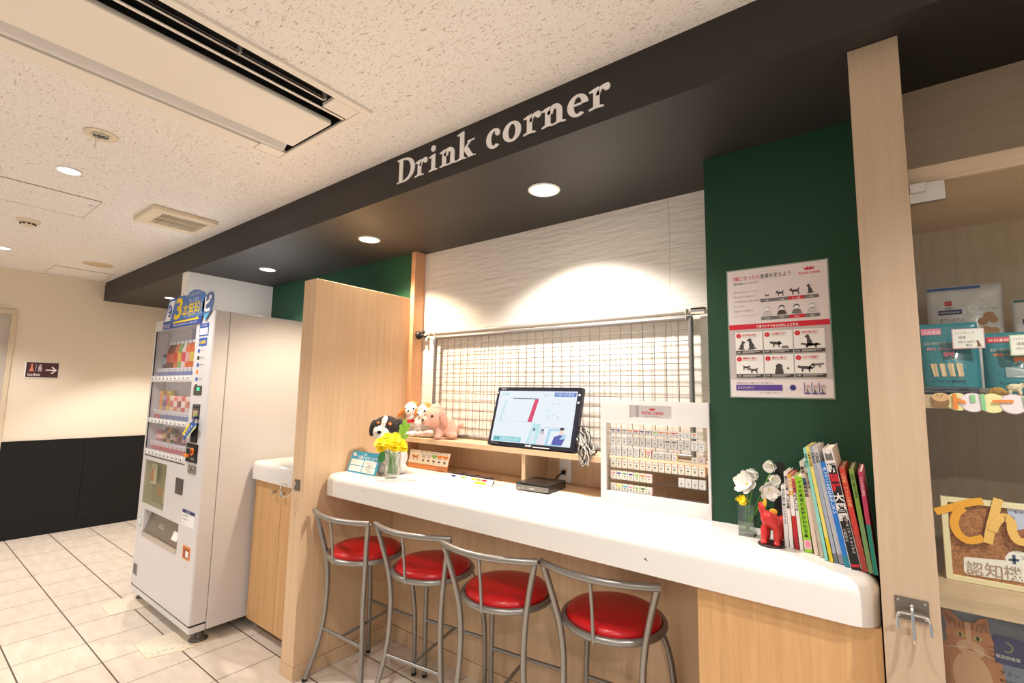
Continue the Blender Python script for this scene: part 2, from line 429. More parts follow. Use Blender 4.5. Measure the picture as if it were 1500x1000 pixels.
# ------------------------------------------------------------------ lamps
def downlight(name, loc, r, label, group, watts, col, spot, blend, lampr=.035):
    t = thing(name, label, 'ceiling light', loc, 0, group)
    m = MB(); m.lathe([(r * 1.0, -.001), (r * 1.22, -.001), (r * 1.2, -.006), (r * 1.02, -.008), (r, -.001)], loc, M_PLASTIC, 36); m.part('trim_ring', t)
    m = MB(); m.lathe([(0, -.003), (r * .99, -.003)], loc, M_EMIT, 36, smooth=False); m.part('lamp_lens', t)
    ld = bpy.data.lights.new(name + '_bulb', 'SPOT'); ld.energy = watts; ld.color = col; ld.spot_size = radians(spot); ld.spot_blend = blend; ld.shadow_soft_size = lampr
    lo = bpy.data.objects.new(name + '_bulb', ld); COL.objects.link(lo); lo.location = (loc[0], loc[1], loc[2] - .014)
    return t
WARM, HALO, NEUT = (1, .92, .84), (1, .79, .57), (1, .95, .91)
downlight('downlight', (-1.107, 1.671, ZS), .058, 'lit round downlight in the dark soffit over the monitor and display case', 'downlights in the soffit', P_BAR, WARM, 126, .5)
downlight('downlight', (-2.324, 1.663, ZS), .052, 'lit warm downlight in the soffit above the wooden partition panel', 'downlights in the soffit', P_BAR, HALO, 126, .5)
downlight('downlight', (-3.552, 1.669, ZS), .047, 'lit downlight in the soffit above the vending machine side', 'downlights in the soffit', P_BAR * .4, NEUT, 112, .45)
downlight('downlight', (-5.532, 1.68, ZS), .045, 'lit downlight in the soffit far behind the vending machine sign', 'downlights in the soffit', P_BAR, WARM, 100, .4)
downlight('downlight', (-3.17, .481, ZC), .043, 'lit round downlight in the speckled ceiling near the sprinkler', 'downlights in the ceiling', P_CEIL, NEUT, 110, .5)
downlight('downlight', (-5.43, .50, ZC), .043, 'lit downlight in the speckled ceiling cut by the left picture edge', 'downlights in the ceiling', P_CEIL, NEUT, 110, .5)
for (x, y) in ((-.75, .48), (.8, .82), (-.75, -1.0), (.9, -1.0), (-3.1, -1.0), (-5.4, -1.0)):
    downlight('downlight', (x, y, ZC), .043, 'lit round downlight in the speckled ceiling outside the picture', 'downlights in the ceiling out of frame', P_CEIL * (1.35 if (x > 0 and y > 0) else (.6 if y > 0 else 1.0)), NEUT, 168 if y < 0 and x > 0 else 120, .6)

# ------------------------------------------------------------------ ceiling fittings
# cassette air conditioner in its ceiling hole
ax = lambda x: x
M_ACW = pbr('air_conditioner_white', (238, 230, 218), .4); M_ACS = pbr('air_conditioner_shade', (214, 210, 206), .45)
t = thing('air_conditioner', 'long white ceiling cassette air conditioner with open black slots', 'air conditioner', (-1.84, .15, ZC))
zf = ZC - .012
m = MB()
m.box((-2.176, -.78, zf), (-2.150, 1.056, ZC), M_ACW, .002); m.box((-1.527, -.78, zf), (-1.497, 1.056, ZC), M_ACW, .002)
m.box((-2.150, 1.022, zf), (-1.527, 1.056, ZC), M_ACW, .002); m.box((-2.150, -.78, zf), (-1.527, -.75, ZC), M_ACW, .002)
m.part('frame', t)
m = MB(); m.box((-2.149, -.749, ZC + .10), (-1.526, 1.029, ZC + .12), M_DARK)
for a, b in (((-2.149, -.749), (-2.140, 1.029)), ((-1.536, -.749), (-1.526, 1.029)), ((-2.149, 1.02), (-1.526, 1.029)), ((-2.149, -.749), (-1.526, -.74))):
    m.box((a[0], a[1], ZC + .001), (b[0], b[1], ZC + .10), M_DARK)
m.part('housing', t)
m = MB(); m.box((-1.990, -.74, zf - .004), (-1.690, 1.004, ZC + .006), M_ACW, .006); m.part('suction_panel', t)
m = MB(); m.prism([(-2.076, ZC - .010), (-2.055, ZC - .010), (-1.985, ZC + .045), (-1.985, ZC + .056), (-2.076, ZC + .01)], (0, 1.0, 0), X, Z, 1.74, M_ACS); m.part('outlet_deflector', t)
m = MB(); m.box((-2.148, -.74, zf - .003), (-2.086, .905, ZC + .004), M_ACW, .003); m.part('louver', t)
m = MB(); m.box((-2.148, .910, zf), (-2.080, 1.020, ZC + .004), M_ACW, .002); m.part('end_cover', t)
m = MB(); m.box((-1.638, -.74, ZC - .008), (-1.626, 1.018, ZC - .003), M_ACW, .002); m.part('slot_divider', t)
m = MB(); m.tube([(-1.588, -.74, ZC + .002), (-1.588, .905, ZC + .002)], .0055, M_STEEL, 8); m.box((-1.622, -.74, ZC + .022), (-1.600, .905, ZC + .026), pbr('dark_louver', (44, 36, 34), .35)); m.part('louver', t)
for y in (.33, .60, .90):
    m = MB(); m.box((-1.590, y, ZC - .004), (-1.566, y + .006, ZC + .03), pbr('grey_clip', (150, 146, 142), .4), .001); m.part('louver_clip', t)
m = MB(); m.box((-1.612, .915, zf), (-1.529, 1.020, ZC + .004), M_ACW, .002); m.part('end_cover', t)

c = (-2.60, .480, ZC)
t = thing('sprinkler_head', 'recessed ceiling sprinkler with beige cover ring and small hanging hook', 'sprinkler', c)
m = MB(); m.lathe([(.027, -.003), (.058, -.002), (.060, 0), (.058, -.005), (.027, -.006), (.027, -.003)], c, M_IVORY, 36); m.part('cover_ring', t)
m = MB(); m.lathe([(.027, -.004), (.020, -.001), (0, -.0005)], c, pbr('dark_mirror', (120, 116, 110), .12, 1.0), 28); m.lathe([(.027, -.006), (.029, -.008), (.027, -.011), (.025, -.008), (.027, -.006)], c, M_CHROME, 28)
for k in range(5):
    a = k * 1.256; m.box((c[0] + .016 * cos(a) - .003, c[1] + .016 * sin(a) - .003, ZC - .008), (c[0] + .016 * cos(a) + .003, c[1] + .016 * sin(a) + .003, ZC - .001), M_CHROME)
m.part('reflector_cup', t)
m = MB(); h = (c[0] - .017, c[1] - .012)
m.tube([(h[0], h[1], ZC - .008), (h[0], h[1], ZC - .046)], .0012, M_STEEL, 6)
m.tube([(h[0] + .006 * cos(q / 10 * 2 * pi) * .7, h[1] - .007 * cos(q / 10 * 2 * pi) * .7, ZC - .053 + .007 * sin(q / 10 * 2 * pi)) for q in range(10)], .0012, M_STEEL, 6, closed=True); m.part('hook', t)

c = (-4.375, .50, ZC)
t = thing('smoke_detector', 'beige round smoke detector with dark vents on the ceiling', 'smoke detector', c)
m = MB(); m.lathe([(0, -.018), (.050, -.018), (.058, -.012), (.060, 0)], c, M_IVORY, 36); m.part('base', t)
m = MB(); m.lathe([(0, -.042), (.026, -.042), (.036, -.036), (.038, -.018)], c, M_IVORY, 32)
for k in range(10):
    a = k * 2 * pi / 10; R = rotz(math.degrees(a)); m.obox((c[0] + .036 * cos(a), c[1] + .036 * sin(a), ZC - .028), (.008, .014, .009), R, M_DARK)
m.part('sensor_cap', t)

c = (-3.525, 1.065, ZC)
t = thing('ventilation_grille', 'ivory rectangular ventilation grille with fine slats on the ceiling', 'vent', c)
m = MB(); x0, x1, y0, y1 = -3.712, -3.340, .885, 1.240; z0 = ZC - .028
gx0, gx1, gy0, gy1 = -3.645, -3.400, .955, 1.200
m.box((x0, y0, z0), (gx0, y1, ZC), M_IVORY, .006); m.box((gx1, y0, z0), (x1, y1, ZC), M_IVORY, .006)
m.box((gx0, y0, z0), (gx1, gy0, ZC), M_IVORY, .006); m.box((gx0, gy1, z0), (gx1, y1, ZC), M_IVORY, .006); m.part('cover', t)
m = MB(); m.box((gx0, gy0, ZC - .004), (gx1, gy1, ZC - .001), M_DARK); m.part('duct_opening', t)
m = MB(); n = 20
for k in range(n + 1):
    y = gy0 + (gy1 - gy0) * k / n; m.box((gx0, y - .0022, z0 + .003), (gx1, y + .0022, z0 + .007), M_IVORY)
m.box((-3.525, gy0, z0 + .003), (-3.521, gy1, z0 + .014), M_IVORY); m.part('slats', t)

c = (-5.44, 1.085, ZC)
t = thing('ceiling_speaker', 'flat beige round speaker cover on the ceiling near the beam', 'speaker', c)
m = MB(); m.lathe([(.100, -.006), (.108, -.005), (.110, 0)], c, M_IVORY, 40); m.part('rim', t)
m = MB(); m.lathe([(0, -.007), (.10, -.006)], c, pbr('beige_mesh', (206, 184, 148), .7, bump=(900, .5, .001)), 40); m.part('mesh_cover', t)

def hatch(x0, x1, y0, y1, label):
    t = thing('access_hatch', label, 'ceiling hatch', ((x0 + x1) / 2, (y0 + y1) / 2, ZC), 0, 'square ceiling hatches')
    m = MB(); m.box((x0 + .004, y0 + .004, ZC - .003), (x1 - .004, y1 - .004, ZC), CM); m.part('panel', t)
    m = MB(); e = pbr('hatch_edge', (150, 130, 108), .5, .3)
    m.box((x0, y0, ZC - .0035), (x0 + .003, y1, ZC), e); m.box((x1 - .003, y0, ZC - .0035), (x1, y1, ZC), e)
    e2 = pbr('hatch_joint', (196, 180, 160), .6)
    m.box((x0, y0, ZC - .0035), (x1, y0 + .003, ZC), e2); m.box((x0, y1 - .003, ZC - .0035), (x1, y1, ZC), e2); m.part('rim', t)
    m = MB(); m.box(((x0 + x1) / 2 + .1, y1 - .04, ZC - .0045), ((x0 + x1) / 2 + .106, y1 - .02, ZC - .003), M_GREY); m.part('latch', t)
hatch(-4.0, -3.56, .262, .70, 'speckled ceiling hatch beside the smoke detector')
hatch(-6.245, -5.82, .862, 1.30, 'speckled ceiling hatch by the far wall below the speaker')

# ------------------------------------------------------------------ toilet sign on the left wall
x = XW + .004
t = thing('toilet_sign', 'small dark maroon toilet sign with white arrow on cream wall', 'sign', (x, .945, 1.545))
y0, y1, z0, z1 = .835, 1.060, 1.476, 1.617
m = MB(); m.box((XW, y0 - .012, z0 - .005), (XW + .010, y1 + .005, z1 + .006), M_PLASTIC, .002); m.part('backing', t)
m = MB(); xf = XW + .0105; mm = pbr('maroon_print', (74, 38, 42), .5)
m.quad((xf, y0, z0), Y, Z, y1 - y0, z1 - z0, mm); xf += .0006
m.text('toilet', (xf, y0 + .012, z0 + .014), Y, Z, .036, M_PAPER, w=.088, bold=.012)
arrow = [(.135, .066), (.135, .076), (.196, .076), (.172, .100), (.180, .107), (.214, .071), (.180, .035), (.172, .042), (.196, .066)]
m.poly([(xf, y0 + a, z0 + b) for a, b in arrow], M_PAPER)
m.poly([(xf, y0 + a, z0 + b) for a, b in [(.020, .056), (.054, .056), (.044, .092), (.044, .106), (.032, .106), (.032, .092)]], pbr('salmon_print', (226, 132, 112), .6))
m.poly([(xf, y0 + .038 + .009 * cos(k), z0 + .116 + .009 * sin(k)) for k in [i * .524 for i in range(12)]], MATS['salmon_print'])
m.poly([(xf, y0 + .066, z0 + .056), (xf, y0 + .068, z0 + .056), (xf, y0 + .068, z0 + .12), (xf, y0 + .066, z0 + .12)], M_PAPER)
m.poly([(xf, y0 + a, z0 + b) for a, b in [(.082, .056), (.090, .056), (.094, .078), (.098, .056), (.106, .056), (.106, .106), (.084, .106)]], pbr('pale_mauve_print', (204, 190, 196), .6))
m.poly([(xf, y0 + .095 + .008 * cos(k), z0 + .116 + .008 * sin(k)) for k in [i * .524 for i in range(12)]], MATS['pale_mauve_print'])
m.part('face', t)

# ------------------------------------------------------------------ lettering on the beam (serif letters cut from white sheet)
t = thing('wall_lettering', 'white serif Drink corner lettering on the dark beam', 'lettering', (-1.16, YB, 2.336))
LT = .0035
def letters():
    H = 1.0
    def ring_seg(m, cx, cy, rx, ry, ix, iy, a0, a1, ox, s, n=26):
        A = [a0 + (a1 - a0) * k / n for k in range(n + 1)]
        for p, q in zip(A, A[1:]):
            P = [(cx + rx * cos(p), cy + ry * sin(p)), (cx + rx * cos(q), cy + ry * sin(q)), (cx + ix * cos(q), cy + iy * sin(q)), (cx + ix * cos(p), cy + iy * sin(p))]
            m.prism([(ox + a * s, b * s) for a, b in P], (0, YB, 2.336), X, Z, LT, M_LET)
    def pg(m, P, ox, s): m.prism([(ox + a * s, b * s) for a, b in P], (0, YB, 2.336), X, Z, LT + .00015 * (len(m.F) % 13), M_LET)
    def rect(m, a, b, ox, s): pg(m, [(a[0], a[1]), (b[0], a[1]), (b[0], b[1]), (a[0], b[1])], ox, s)
    def dot(m, x, y, r, ox, s): pg(m, [(x + r * cos(k * pi / 9), y + r * sin(k * pi / 9)) for k in range(18)], ox, s)
    def foot(m, x, w, ox, s, sw=.26):      # slab serif with sloped shoulders at the base line
        pg(m, [(x - w, 0), (x + w, 0), (x + w, .055), (x + sw / 2, .12), (x - sw / 2, .12), (x - w, .055)], ox, s)
    def flag(m, x, top, ox, s, sw=.26):    # slanted head serif
        pg(m, [(x - .36, top - .17), (x - .36, top - .115), (x + sw / 2, top), (x + sw / 2, top - .22), (x - sw / 2, top - .20)], ox, s)
    S = .0735
    def D(m, ox):
        s = S; rect(m, (.16, 0), (.49, 1.52), ox, s); rect(m, (0, 0), (.62, .075), ox, s); rect(m, (0, 1.445), (.62, 1.52), ox, s)
        ring_seg(m, .60, .76, .98, .76, .62, .64, -pi / 2, pi / 2, ox, s)
    def r(m, ox):
        s = S; rect(m, (.25, 0), (.56, .98), ox, s); foot(m, .40, .37, ox, s); flag(m, .40, 1.02, ox, s)
        ring_seg(m, .82, .60, .42, .43, .24, .28, pi * .42, pi, ox, s); dot(m, .92, .86, .17, ox, s)
    def i(m, ox):
        s = S; rect(m, (.23, 0), (.54, .98), ox, s); foot(m, .38, .36, ox, s); flag(m, .38, 1.02, ox, s); dot(m, .37, 1.36, .185, ox, s)
    def n(m, ox):
        s = S; rect(m, (.23, 0), (.54, .98), ox, s); foot(m, .38, .34, ox, s); flag(m, .38, 1.02, ox, s)
        rect(m, (.89, 0), (1.20, .62), ox, s); foot(m, 1.05, .34, ox, s); ring_seg(m, .78, .60, .42, .44, .11, .22, 0, pi, ox, s)
    def k(m, ox):
        s = S; rect(m, (.22, 0), (.53, 1.58), ox, s); foot(m, .37, .35, ox, s); flag(m, .37, 1.64, ox, s)
        pg(m, [(.46, .48), (.52, .44), (1.06, .92), (.94, .96)], ox, s); rect(m, (.78, .92), (1.30, .985), ox, s)
        pg(m, [(.52, .52), (.76, .74), (1.20, .10), (1.38, .0), (.98, 0), (.88, .02)], ox, s); rect(m, (.88, 0), (1.40, .065), ox, s)
    def c(m, ox):
        s = S; ring_seg(m, .52, .50, .53, .54, .20, .40, pi * .30, pi * 1.72, ox, s, 34); dot(m, .76, .77, .165, ox, s)
    def o_(m, ox):
        s = S; ring_seg(m, .56, .50, .58, .54, .23, .41, 0, 2 * pi, ox, s, 40)
    def e(m, ox):
        s = S; ring_seg(m, .54, .50, .55, .54, .21, .41, 0, pi * 1.70, ox, s, 38); rect(m, (.2, .50), (1.07, .585), ox, s)
    return [(D, -1.690), (r, -1.572), (i, -1.484), (n, -1.419), (k, -1.318), (c, -1.160), (o_, -1.077), (r, -.985), (n, -.905), (e, -.796), (r, -.716)]
M_LET = pbr('white_letter_sheet', (250, 247, 244), .55)
for fn, ox in letters():
    m = MB(); fn(m, ox); m.part('letter', t)
# ------------------------------------------------------------------ vending machine
M_VM = pbr('vending_white_enamel', (217, 214, 215), .3, coat=.2); M_VMI = pbr('vending_interior', (226, 226, 232), .5)
vx0, vx1, vy, vyb, vz0, vz1 = -4.030, -3.050, 1.15, 1.93, .062, 1.856
V = thing('vending_machine', 'tall white drink vending machine on feet in the niche', 'vending machine', (-3.54, 1.55, 0))
dy = vy + .085
m = MB(); m.box((vx0 + .004, dy + .004, vz0), (vx1, vyb, vz1), M_VM, .006); m.part('cabinet_body', V)
m = MB(); m.box((vx0, vy + .004, vz0), (vx1, dy, .098), M_VM, .004); m.part('base_plinth', V)
WX0, WX1 = -3.992, -3.297
WIN = [(1.478, 1.787), (1.196, 1.438), (.990, 1.164)]
m = MB()
def RC(x0, r=.012): return [(x0, dy), (x0, vy)] + [(vx1 - r + r * sin(a), vy + r - r * cos(a)) for a in [k * pi / 12 for k in range(7)]] + [(vx1, dy)]
m.box((vx0, vy, .108), (WX0, dy, vz1), M_VM, .006); m.prism(RC(WX1), (0, 0, .108), X, Y, vz1 - .108, M_VM)
m.box((WX0, vy, WIN[0][1]), (WX1, dy, vz1), M_VM)
m.box((WX0, vy, WIN[1][1]), (WX1, dy, WIN[0][0]), M_VM); m.box((WX0, vy, WIN[2][1]), (WX1, dy, WIN[1][0]), M_VM)
m.box((WX0, vy, .918), (WX1, dy, WIN[2][0]), M_VM)
m.box((WX0, vy, .604), (-3.969, dy, .918), M_VM); m.box((-3.573, vy, .604), (WX1, dy, .918), M_VM); m.box((-3.969, vy, .604), (-3.573, dy, .634), M_VM)
m.box((WX0, vy, .108), (-3.897, dy, .604), M_VM); m.box((-3.305, vy, .108), (WX1, dy, .604), M_VM); m.box((-3.897, vy, .108), (-3.305, dy, .436), M_VM)
m.box((WX0, vy + .083, .11), (WX1, dy + .002, 1.84), M_VMI)
m.part('front_door', V)
m = MB()
m.box((vx0 + .001, vy + .003, .099), (vx1 - .001, dy, .107), M_RUBBER); m.box((vx1 - .012, dy, vz0), (vx1 - .002, dy + .004, vz1 - .004), pbr('seam_grey', (150, 142, 136), .6)); m.part('door_seal', V)
m = MB()
for x, z in ((vx0, 0), (vx1 - .045, 0), (vx0, 1), (vx1 - .045, 1)):
    px = x + (.035 if x == vx0 else -.005); py = vy + .075 if z == 0 else vyb - .08
    f = MB(); fm = pbr('dark_grey_foot', (92, 88, 84), .4, .4)
    f.lathe([(0, .0), (.045, .0), (.048, .008), (.034, .016), (.026, .022), (.024, .064)], (px, py, 0), fm, 24); f.part('foot', V)
# window glass, interior shelves, price rails, push buttons
for k, (z0, z1) in enumerate(WIN):
    g = MB(); g.box((WX0 + .002, vy + .004, z0 + .001), (WX1 - .002, vy + .008, z1 - .001), glass('vending_window', (251, 251, 253), .9)); g.part('window_pane', V)
    e = MB(); e.box((WX0 - .001, vy - .001, z0), (WX0 + .003, vy + .004, z1), M_RUBBER); e.part('window_gasket', V)
    s = MB(); rails = [(M_BLUE,) * 10, (M_RED, M_RED) + (M_BLUE,) * 8, (M_RED,) * 10][k]
    col = {0: pbr('price_strip_blue', (120, 136, 184), .6), 1: pbr('price_strip_red', (206, 104, 112), .6)}
    for j in range(10):
        x = WX0 + .035 + j * .066
        s.box((x, vy + .018, z0 + .002), (x + .063, vy + .022, z0 + .036), col[0] if rails[j] is M_BLUE else col[1])
        s.box((x + .006, vy + .016, z0 + .026), (x + .057, vy + .018, z0 + .050), M_PAPER)
        s.text('120', (x + .031, vy + .0155, z0 + .030), X, Z, .020, M_GREY, align='C')
    s.part('price_strip', V)
    e = MB(); e.box((WX0, vy + .023, z0 + .042), (WX1, vy + .0828, z0 + .0515), M_VMI); e.part('drink_shelf', V)
    bz = z0 - (.019 if k < 2 else .020)
    for j in range(10):
        x = -3.962 + j * .0685 * .998
        p = MB(); p.box((x - .014, vy - .006, bz - .013), (x + .016, vy + .002, bz + .013), M_PLASTIC, .004)
        p.cyl((x + .002, vy - .0075, bz), (x + .002, vy - .005, bz), .007, M_GREY, n=12); p.part('select_button', V)
    if k == 2:
        p = MB(); p.box((WX0, vy - .002, .944), (WX1, vy + .001, .949), M_RUBBER); p.part('trim_strip', V)
m = MB(); m.box((WX1 - .19, vy + .0816, WIN[1][0] + .06), (WX1 - .01, vy + .0828, WIN[1][1]), pbr('pale_blue_card', (168, 182, 210), .6)); m.box((WX1 - .30, vy + .0816, WIN[0][0] + .06), (WX1 - .01, vy + .0828, WIN[0][1]), MATS['pale_blue_card']); m.part('backing_card', V)

# right hand column: stickers, reader, slots, coin mechanism, lock
def face(mb, x0, x1, z0, z1, mat, d=.0015, y=vy): mb.box((x0, y - d, z0), (x1, y + .0005, z1), mat)
m = MB(); yt = vy - .0022
face(m, -3.243, -3.113, 1.709, 1.785, M_BLUE); m.text('スマホ決済', (-3.178, yt, 1.766), X, Z, .016, M_PAPER, align='C', wmax=.115)
face(m, -3.236, -3.121, 1.717, 1.757, M_PAPER, .0018); m.text('ジハンピ', (-3.178, yt, 1.727), X, Z, .026, M_BLUE, align='C', wmax=.100, bold=.01)
face(m, -3.238, -3.124, 1.650, 1.698, M_BLUE); m.text('3本無料!', (-3.180, yt, 1.662), X, Z, .026, M_YELLOW, align='C', wmax=.104, bold=.015)
m.poly([(-3.19, yt, 1.650), (-3.18, yt, 1.642), (-3.17, yt, 1.650)], M_BLUE)
for k in range(6):
    z = 1.610 - k * .042; face(m, -3.243, -3.214, z, z + .022, (M_BLUE, M_INK, M_BLUE, M_ORANGE, M_BLUE, M_INK)[k], .001)
    if k != 3: face(m, -3.206, -3.150, z + .012, z + .015, M_GREY, .001)
    face(m, -3.206, -3.140, z + .004, z + .007, M_LGREY, .001)
m.part('sticker', V)
m = MB(); m.box((-3.252, vy - .004, 1.358), (-3.138, vy, 1.412), pbr('dark_grey_plastic', (62, 58, 56), .4), .003); face(m, -3.195, -3.165, 1.386, 1.404, pbr('green_led', (40, 200, 120), .4, emis=(60, 255, 150), estr=1.5), .0055); m.part('card_reader', V)
m = MB(); m.box((-3.245, vy - .003, 1.219), (-3.139, vy, 1.305), MATS['dark_grey_plastic'], .003); face(m, -3.225, -3.160, 1.228, 1.270, pbr('beige_print', (190, 160, 130), .6), .004); face(m, -3.205, -3.175, 1.236, 1.252, M_LIME, .005); face(m, -3.235, -3.150, 1.285, 1.291, M_INK, .004); m.part('note_slot', V)
m = MB(); m.box((-3.226, vy - .008, 1.084), (-3.140, vy, 1.196), M_DARK, .006); m.part('reader_hood', V)
m = MB(); m.box((-3.278, vy - .006, .970), (-3.118, vy, 1.076), M_DARK, .006)
m.lathe([(.012, 0), (.021, 0), (.022, .006), (.012, .006)], (-3.160, vy - .012, 1.036), pbr('orange_plastic', (242, 124, 30), .4), 20, R=rotx(90)); m.box((-3.270, vy - .022, .998), (-3.215, vy - .004, 1.014), M_ORANGE, .005); face(m, -3.262, -3.212, 1.045, 1.056, M_GREY, .007); face(m, -3.196, -3.150, .984, 1.000, M_GREY, .007); m.part('coin_slot', V)
m = MB(); m.box((-3.232, vy - .006, .908), (-3.122, vy, .955), pbr('grey_metal', (150, 146, 142), .35, .8), .004); m.cyl((-3.168, vy - .012, .931), (-3.168, vy - .005, .931), .014, M_STEEL); m.box((-3.172, vy - .0135, .922), (-3.164, vy - .011, .940), M_DARK); m.part('door_lock', V)
# lower door: leaflet window, dark plate, take-out chute, notice, change cup, vent, round seal
m = MB(); m.box((-3.967, vy + .004, .636), (-3.575, vy + .007, .916), glass('leaflet_window', (240, 240, 226), 1.0)); m.part('leaflet_window', V)
m = MB(); yb = vy + .055; m.box((-3.969, yb, .634), (-3.573, yb + .004, .918), pbr('olive_grey_card', (176, 174, 150), .6)); m.part('leaflet_panel', V)
m = MB(); y1 = vy + .03
m.box((-3.94, y1, .76), (-3.835, y1 + .002, .888), M_PAPER); m.box((-3.935, y1 - .001, .775), (-3.885, y1, .83), M_ORANGE); m.ell((-3.91, y1 - .001, .845), (.018, .001, .02), M_ORANGE); m.text('大人気', (-3.885, y1 - .001, .862), X, Z, .016, M_INK, align='C')
m.prism([(0, 0), (.10, 0), (.10, .24), (.055, .19)], (-3.70, y1 + .002, .640), X, Z, .002, pbr('leaflet_blue', (110, 138, 176), .6)); m.prism([(.010, .02), (.10, .02), (.10, .15), (.035, .15)], (-3.702, y1 - .001, .645), X, Z, .001, M_PAPER)
for k in range(5): m.box((-3.675, y1 - .0035, .680 + k * .018), (-3.61, y1 - .003, .684 + k * .018), (M_GREY, M_PINK, M_GREY, M_GREY, M_RED)[k])
m.text('無料', (-3.80, y1 + .004, .700), X, Z, .05, M_ORANGE, bold=.02); m.part('leaflet', V)
m = MB(); m.box((-3.402, vy - .003, .770), (-3.288, vy, .862), MATS['dark_grey_plastic'], .002); m.part('cover_plate', V)
m = MB()
m.box((-3.897, vy + .055, .436), (-3.305, vy + .06, .604), M_DARK); m.prism([(0, .0), (.045, .135), (.05, .135), (.008, -.002)], (-3.897, vy + .004, .455), Y, Z, .592, pbr('smoky_steel_flap', (150, 140, 128), .25, .7))
m.part('chute_flap', V)
m = MB(); m.box((-3.897, vy - .006, .436), (-3.305, vy + .008, .466), M_STEEL, .003); m.part('chute_sill', V)
m = MB(); s = .045 / .135
for (x, z, w, h, mat) in ((-3.44, .49, .085, .05, M_PAPER),):
    yy = vy + .004 + (z - .455) * s; m.prism([(0, 0), (w, 0), (w, h), (0, h)], (x, yy - .003, z), X, Vector((0, s, 1)).normalized(), .001, mat)
m.text('取出口', (-3.69, vy + .004 + (.515 - .455) * s - .002, .515), X, Vector((0, s, 1)).normalized(), .035, M_LGREY); m.part('flap_notice', V)
m = MB(); face(m, -3.262, -3.085, .682, .700, M_NAVY); m.text('お問い合わせ', (-3.174, vy - .002, .686), X, Z, .011, M_PAPER, align='C')
face(m, -3.262, -3.085, .612, .681, M_PAPER, .001)
for k in range(3): m.text(('販売者名 営業所', '電話番号は下記', 'ジハンピ')[k], (-3.25, vy - .0016, .664 - k * .020), X, Z, .011, M_GREY, wmax=.13)
m.part('notice_sticker', V)
m = MB(); m.box((-3.212, vy - .002, .436), (-3.108, vy + .001, .508), pbr('orange_cup', (226, 122, 30), .35), .002); m.box((-3.196, vy - .0035, .446), (-3.118, vy - .001, .496), pbr('deep_orange', (150, 70, 16), .5), .002); m.box((-3.160, vy - .005, .452), (-3.120, vy - .003, .485), M_PLASTIC, .002); m.part('change_cup', V)
m = MB(); face(m, -3.998, -3.928, .172, .243, pbr('grey_vent', (160, 156, 150), .5), .003)
for k in range(5): face(m, -3.988, -3.938, .182 + k * .012, .187 + k * .012, M_DARK, .004)
m.part('vent', V)
m = MB(); cx, cz = -3.985 + .0, .514; m.ell((cx + .03, vy - .001, cz), (.030, .0015, .042), M_PAPER); m.ell((cx + .03, vy - .002, cz), (.025, .0015, .036), pbr('seal_green', (110, 170, 140), .6)); m.ell((cx + .03, vy - .003, cz), (.018, .0015, .026), M_PAPER); m.text('エコ', (cx + .03, vy - .005, cz - .008), X, Z, .02, MATS['seal_green'], align='C'); m.part('round_sticker', V)
m = MB(); m.text('おつり', (-3.16, vy - .001, .405), X, Z, .014, M_LGREY, align='C'); m.ell((-3.16, vy, .395), (.012, .001, .006), M_LGREY); m.part('small_print', V)

# dummy drinks behind the glass
def dummy(i, row, x, z, kind, c1, c2, label):
    q = (1.0, .88, .60)[row]
    t = thing('drink_dummy', label, 'drink', (x, vy + .056, z), 0, 'dummy drinks in the vending machine')
    a = pbr('drink_%d_%d_%d' % c1, c1, .35); b = pbr('drink_%d_%d_%d' % c2, c2, .35)
    y = vy + .056
    if kind == 'bottle':
        m = MB(); m.lathe([(a, b * q) for a, b in [(0, 0), (.020, 0), (.022, .006), (.022, .10), (.020, .125), (.010, .155), (.009, .165)]], (x, y, z), a, 16); m.part('bottle_body', t)
        m = MB(); m.lathe([(.0226, .04 * q), (.0226, .10 * q)], (x, y, z), b, 16); m.part('label_band', t)
        m = MB(); m.lathe([(.0105, .160 * q), (.011, .164 * q), (.011, .178 * q), (0, .179 * q)], (x, y, z), M_PLASTIC, 14); m.part('cap', t)
    elif kind == 'can':
        m = MB(); m.lathe([(a, b * min(q, .9)) for a, b in [(0, 0), (.019, 0), (.022, .006), (.022, .100), (.018, .110), (0, .110)]], (x, y, z), a, 16); m.part('can_body', t)
        m = MB(); m.lathe([(.0225, .03 * q), (.0225, .075 * q)], (x, y, z), b, 16); m.part('label_band', t)
    else:
        m = MB(); m.box((x - .022, y - .016, z), (x + .022, y + .016, z + .13), a, .002); m.part('carton', t)
        m = MB(); m.box((x - .0225, y - .0165, z + .03), (x + .0225, y - .0160, z + .09), b); m.ell((x, y - .0168, z + .105), (.014, .001, .014), b); m.part('label_band', t)
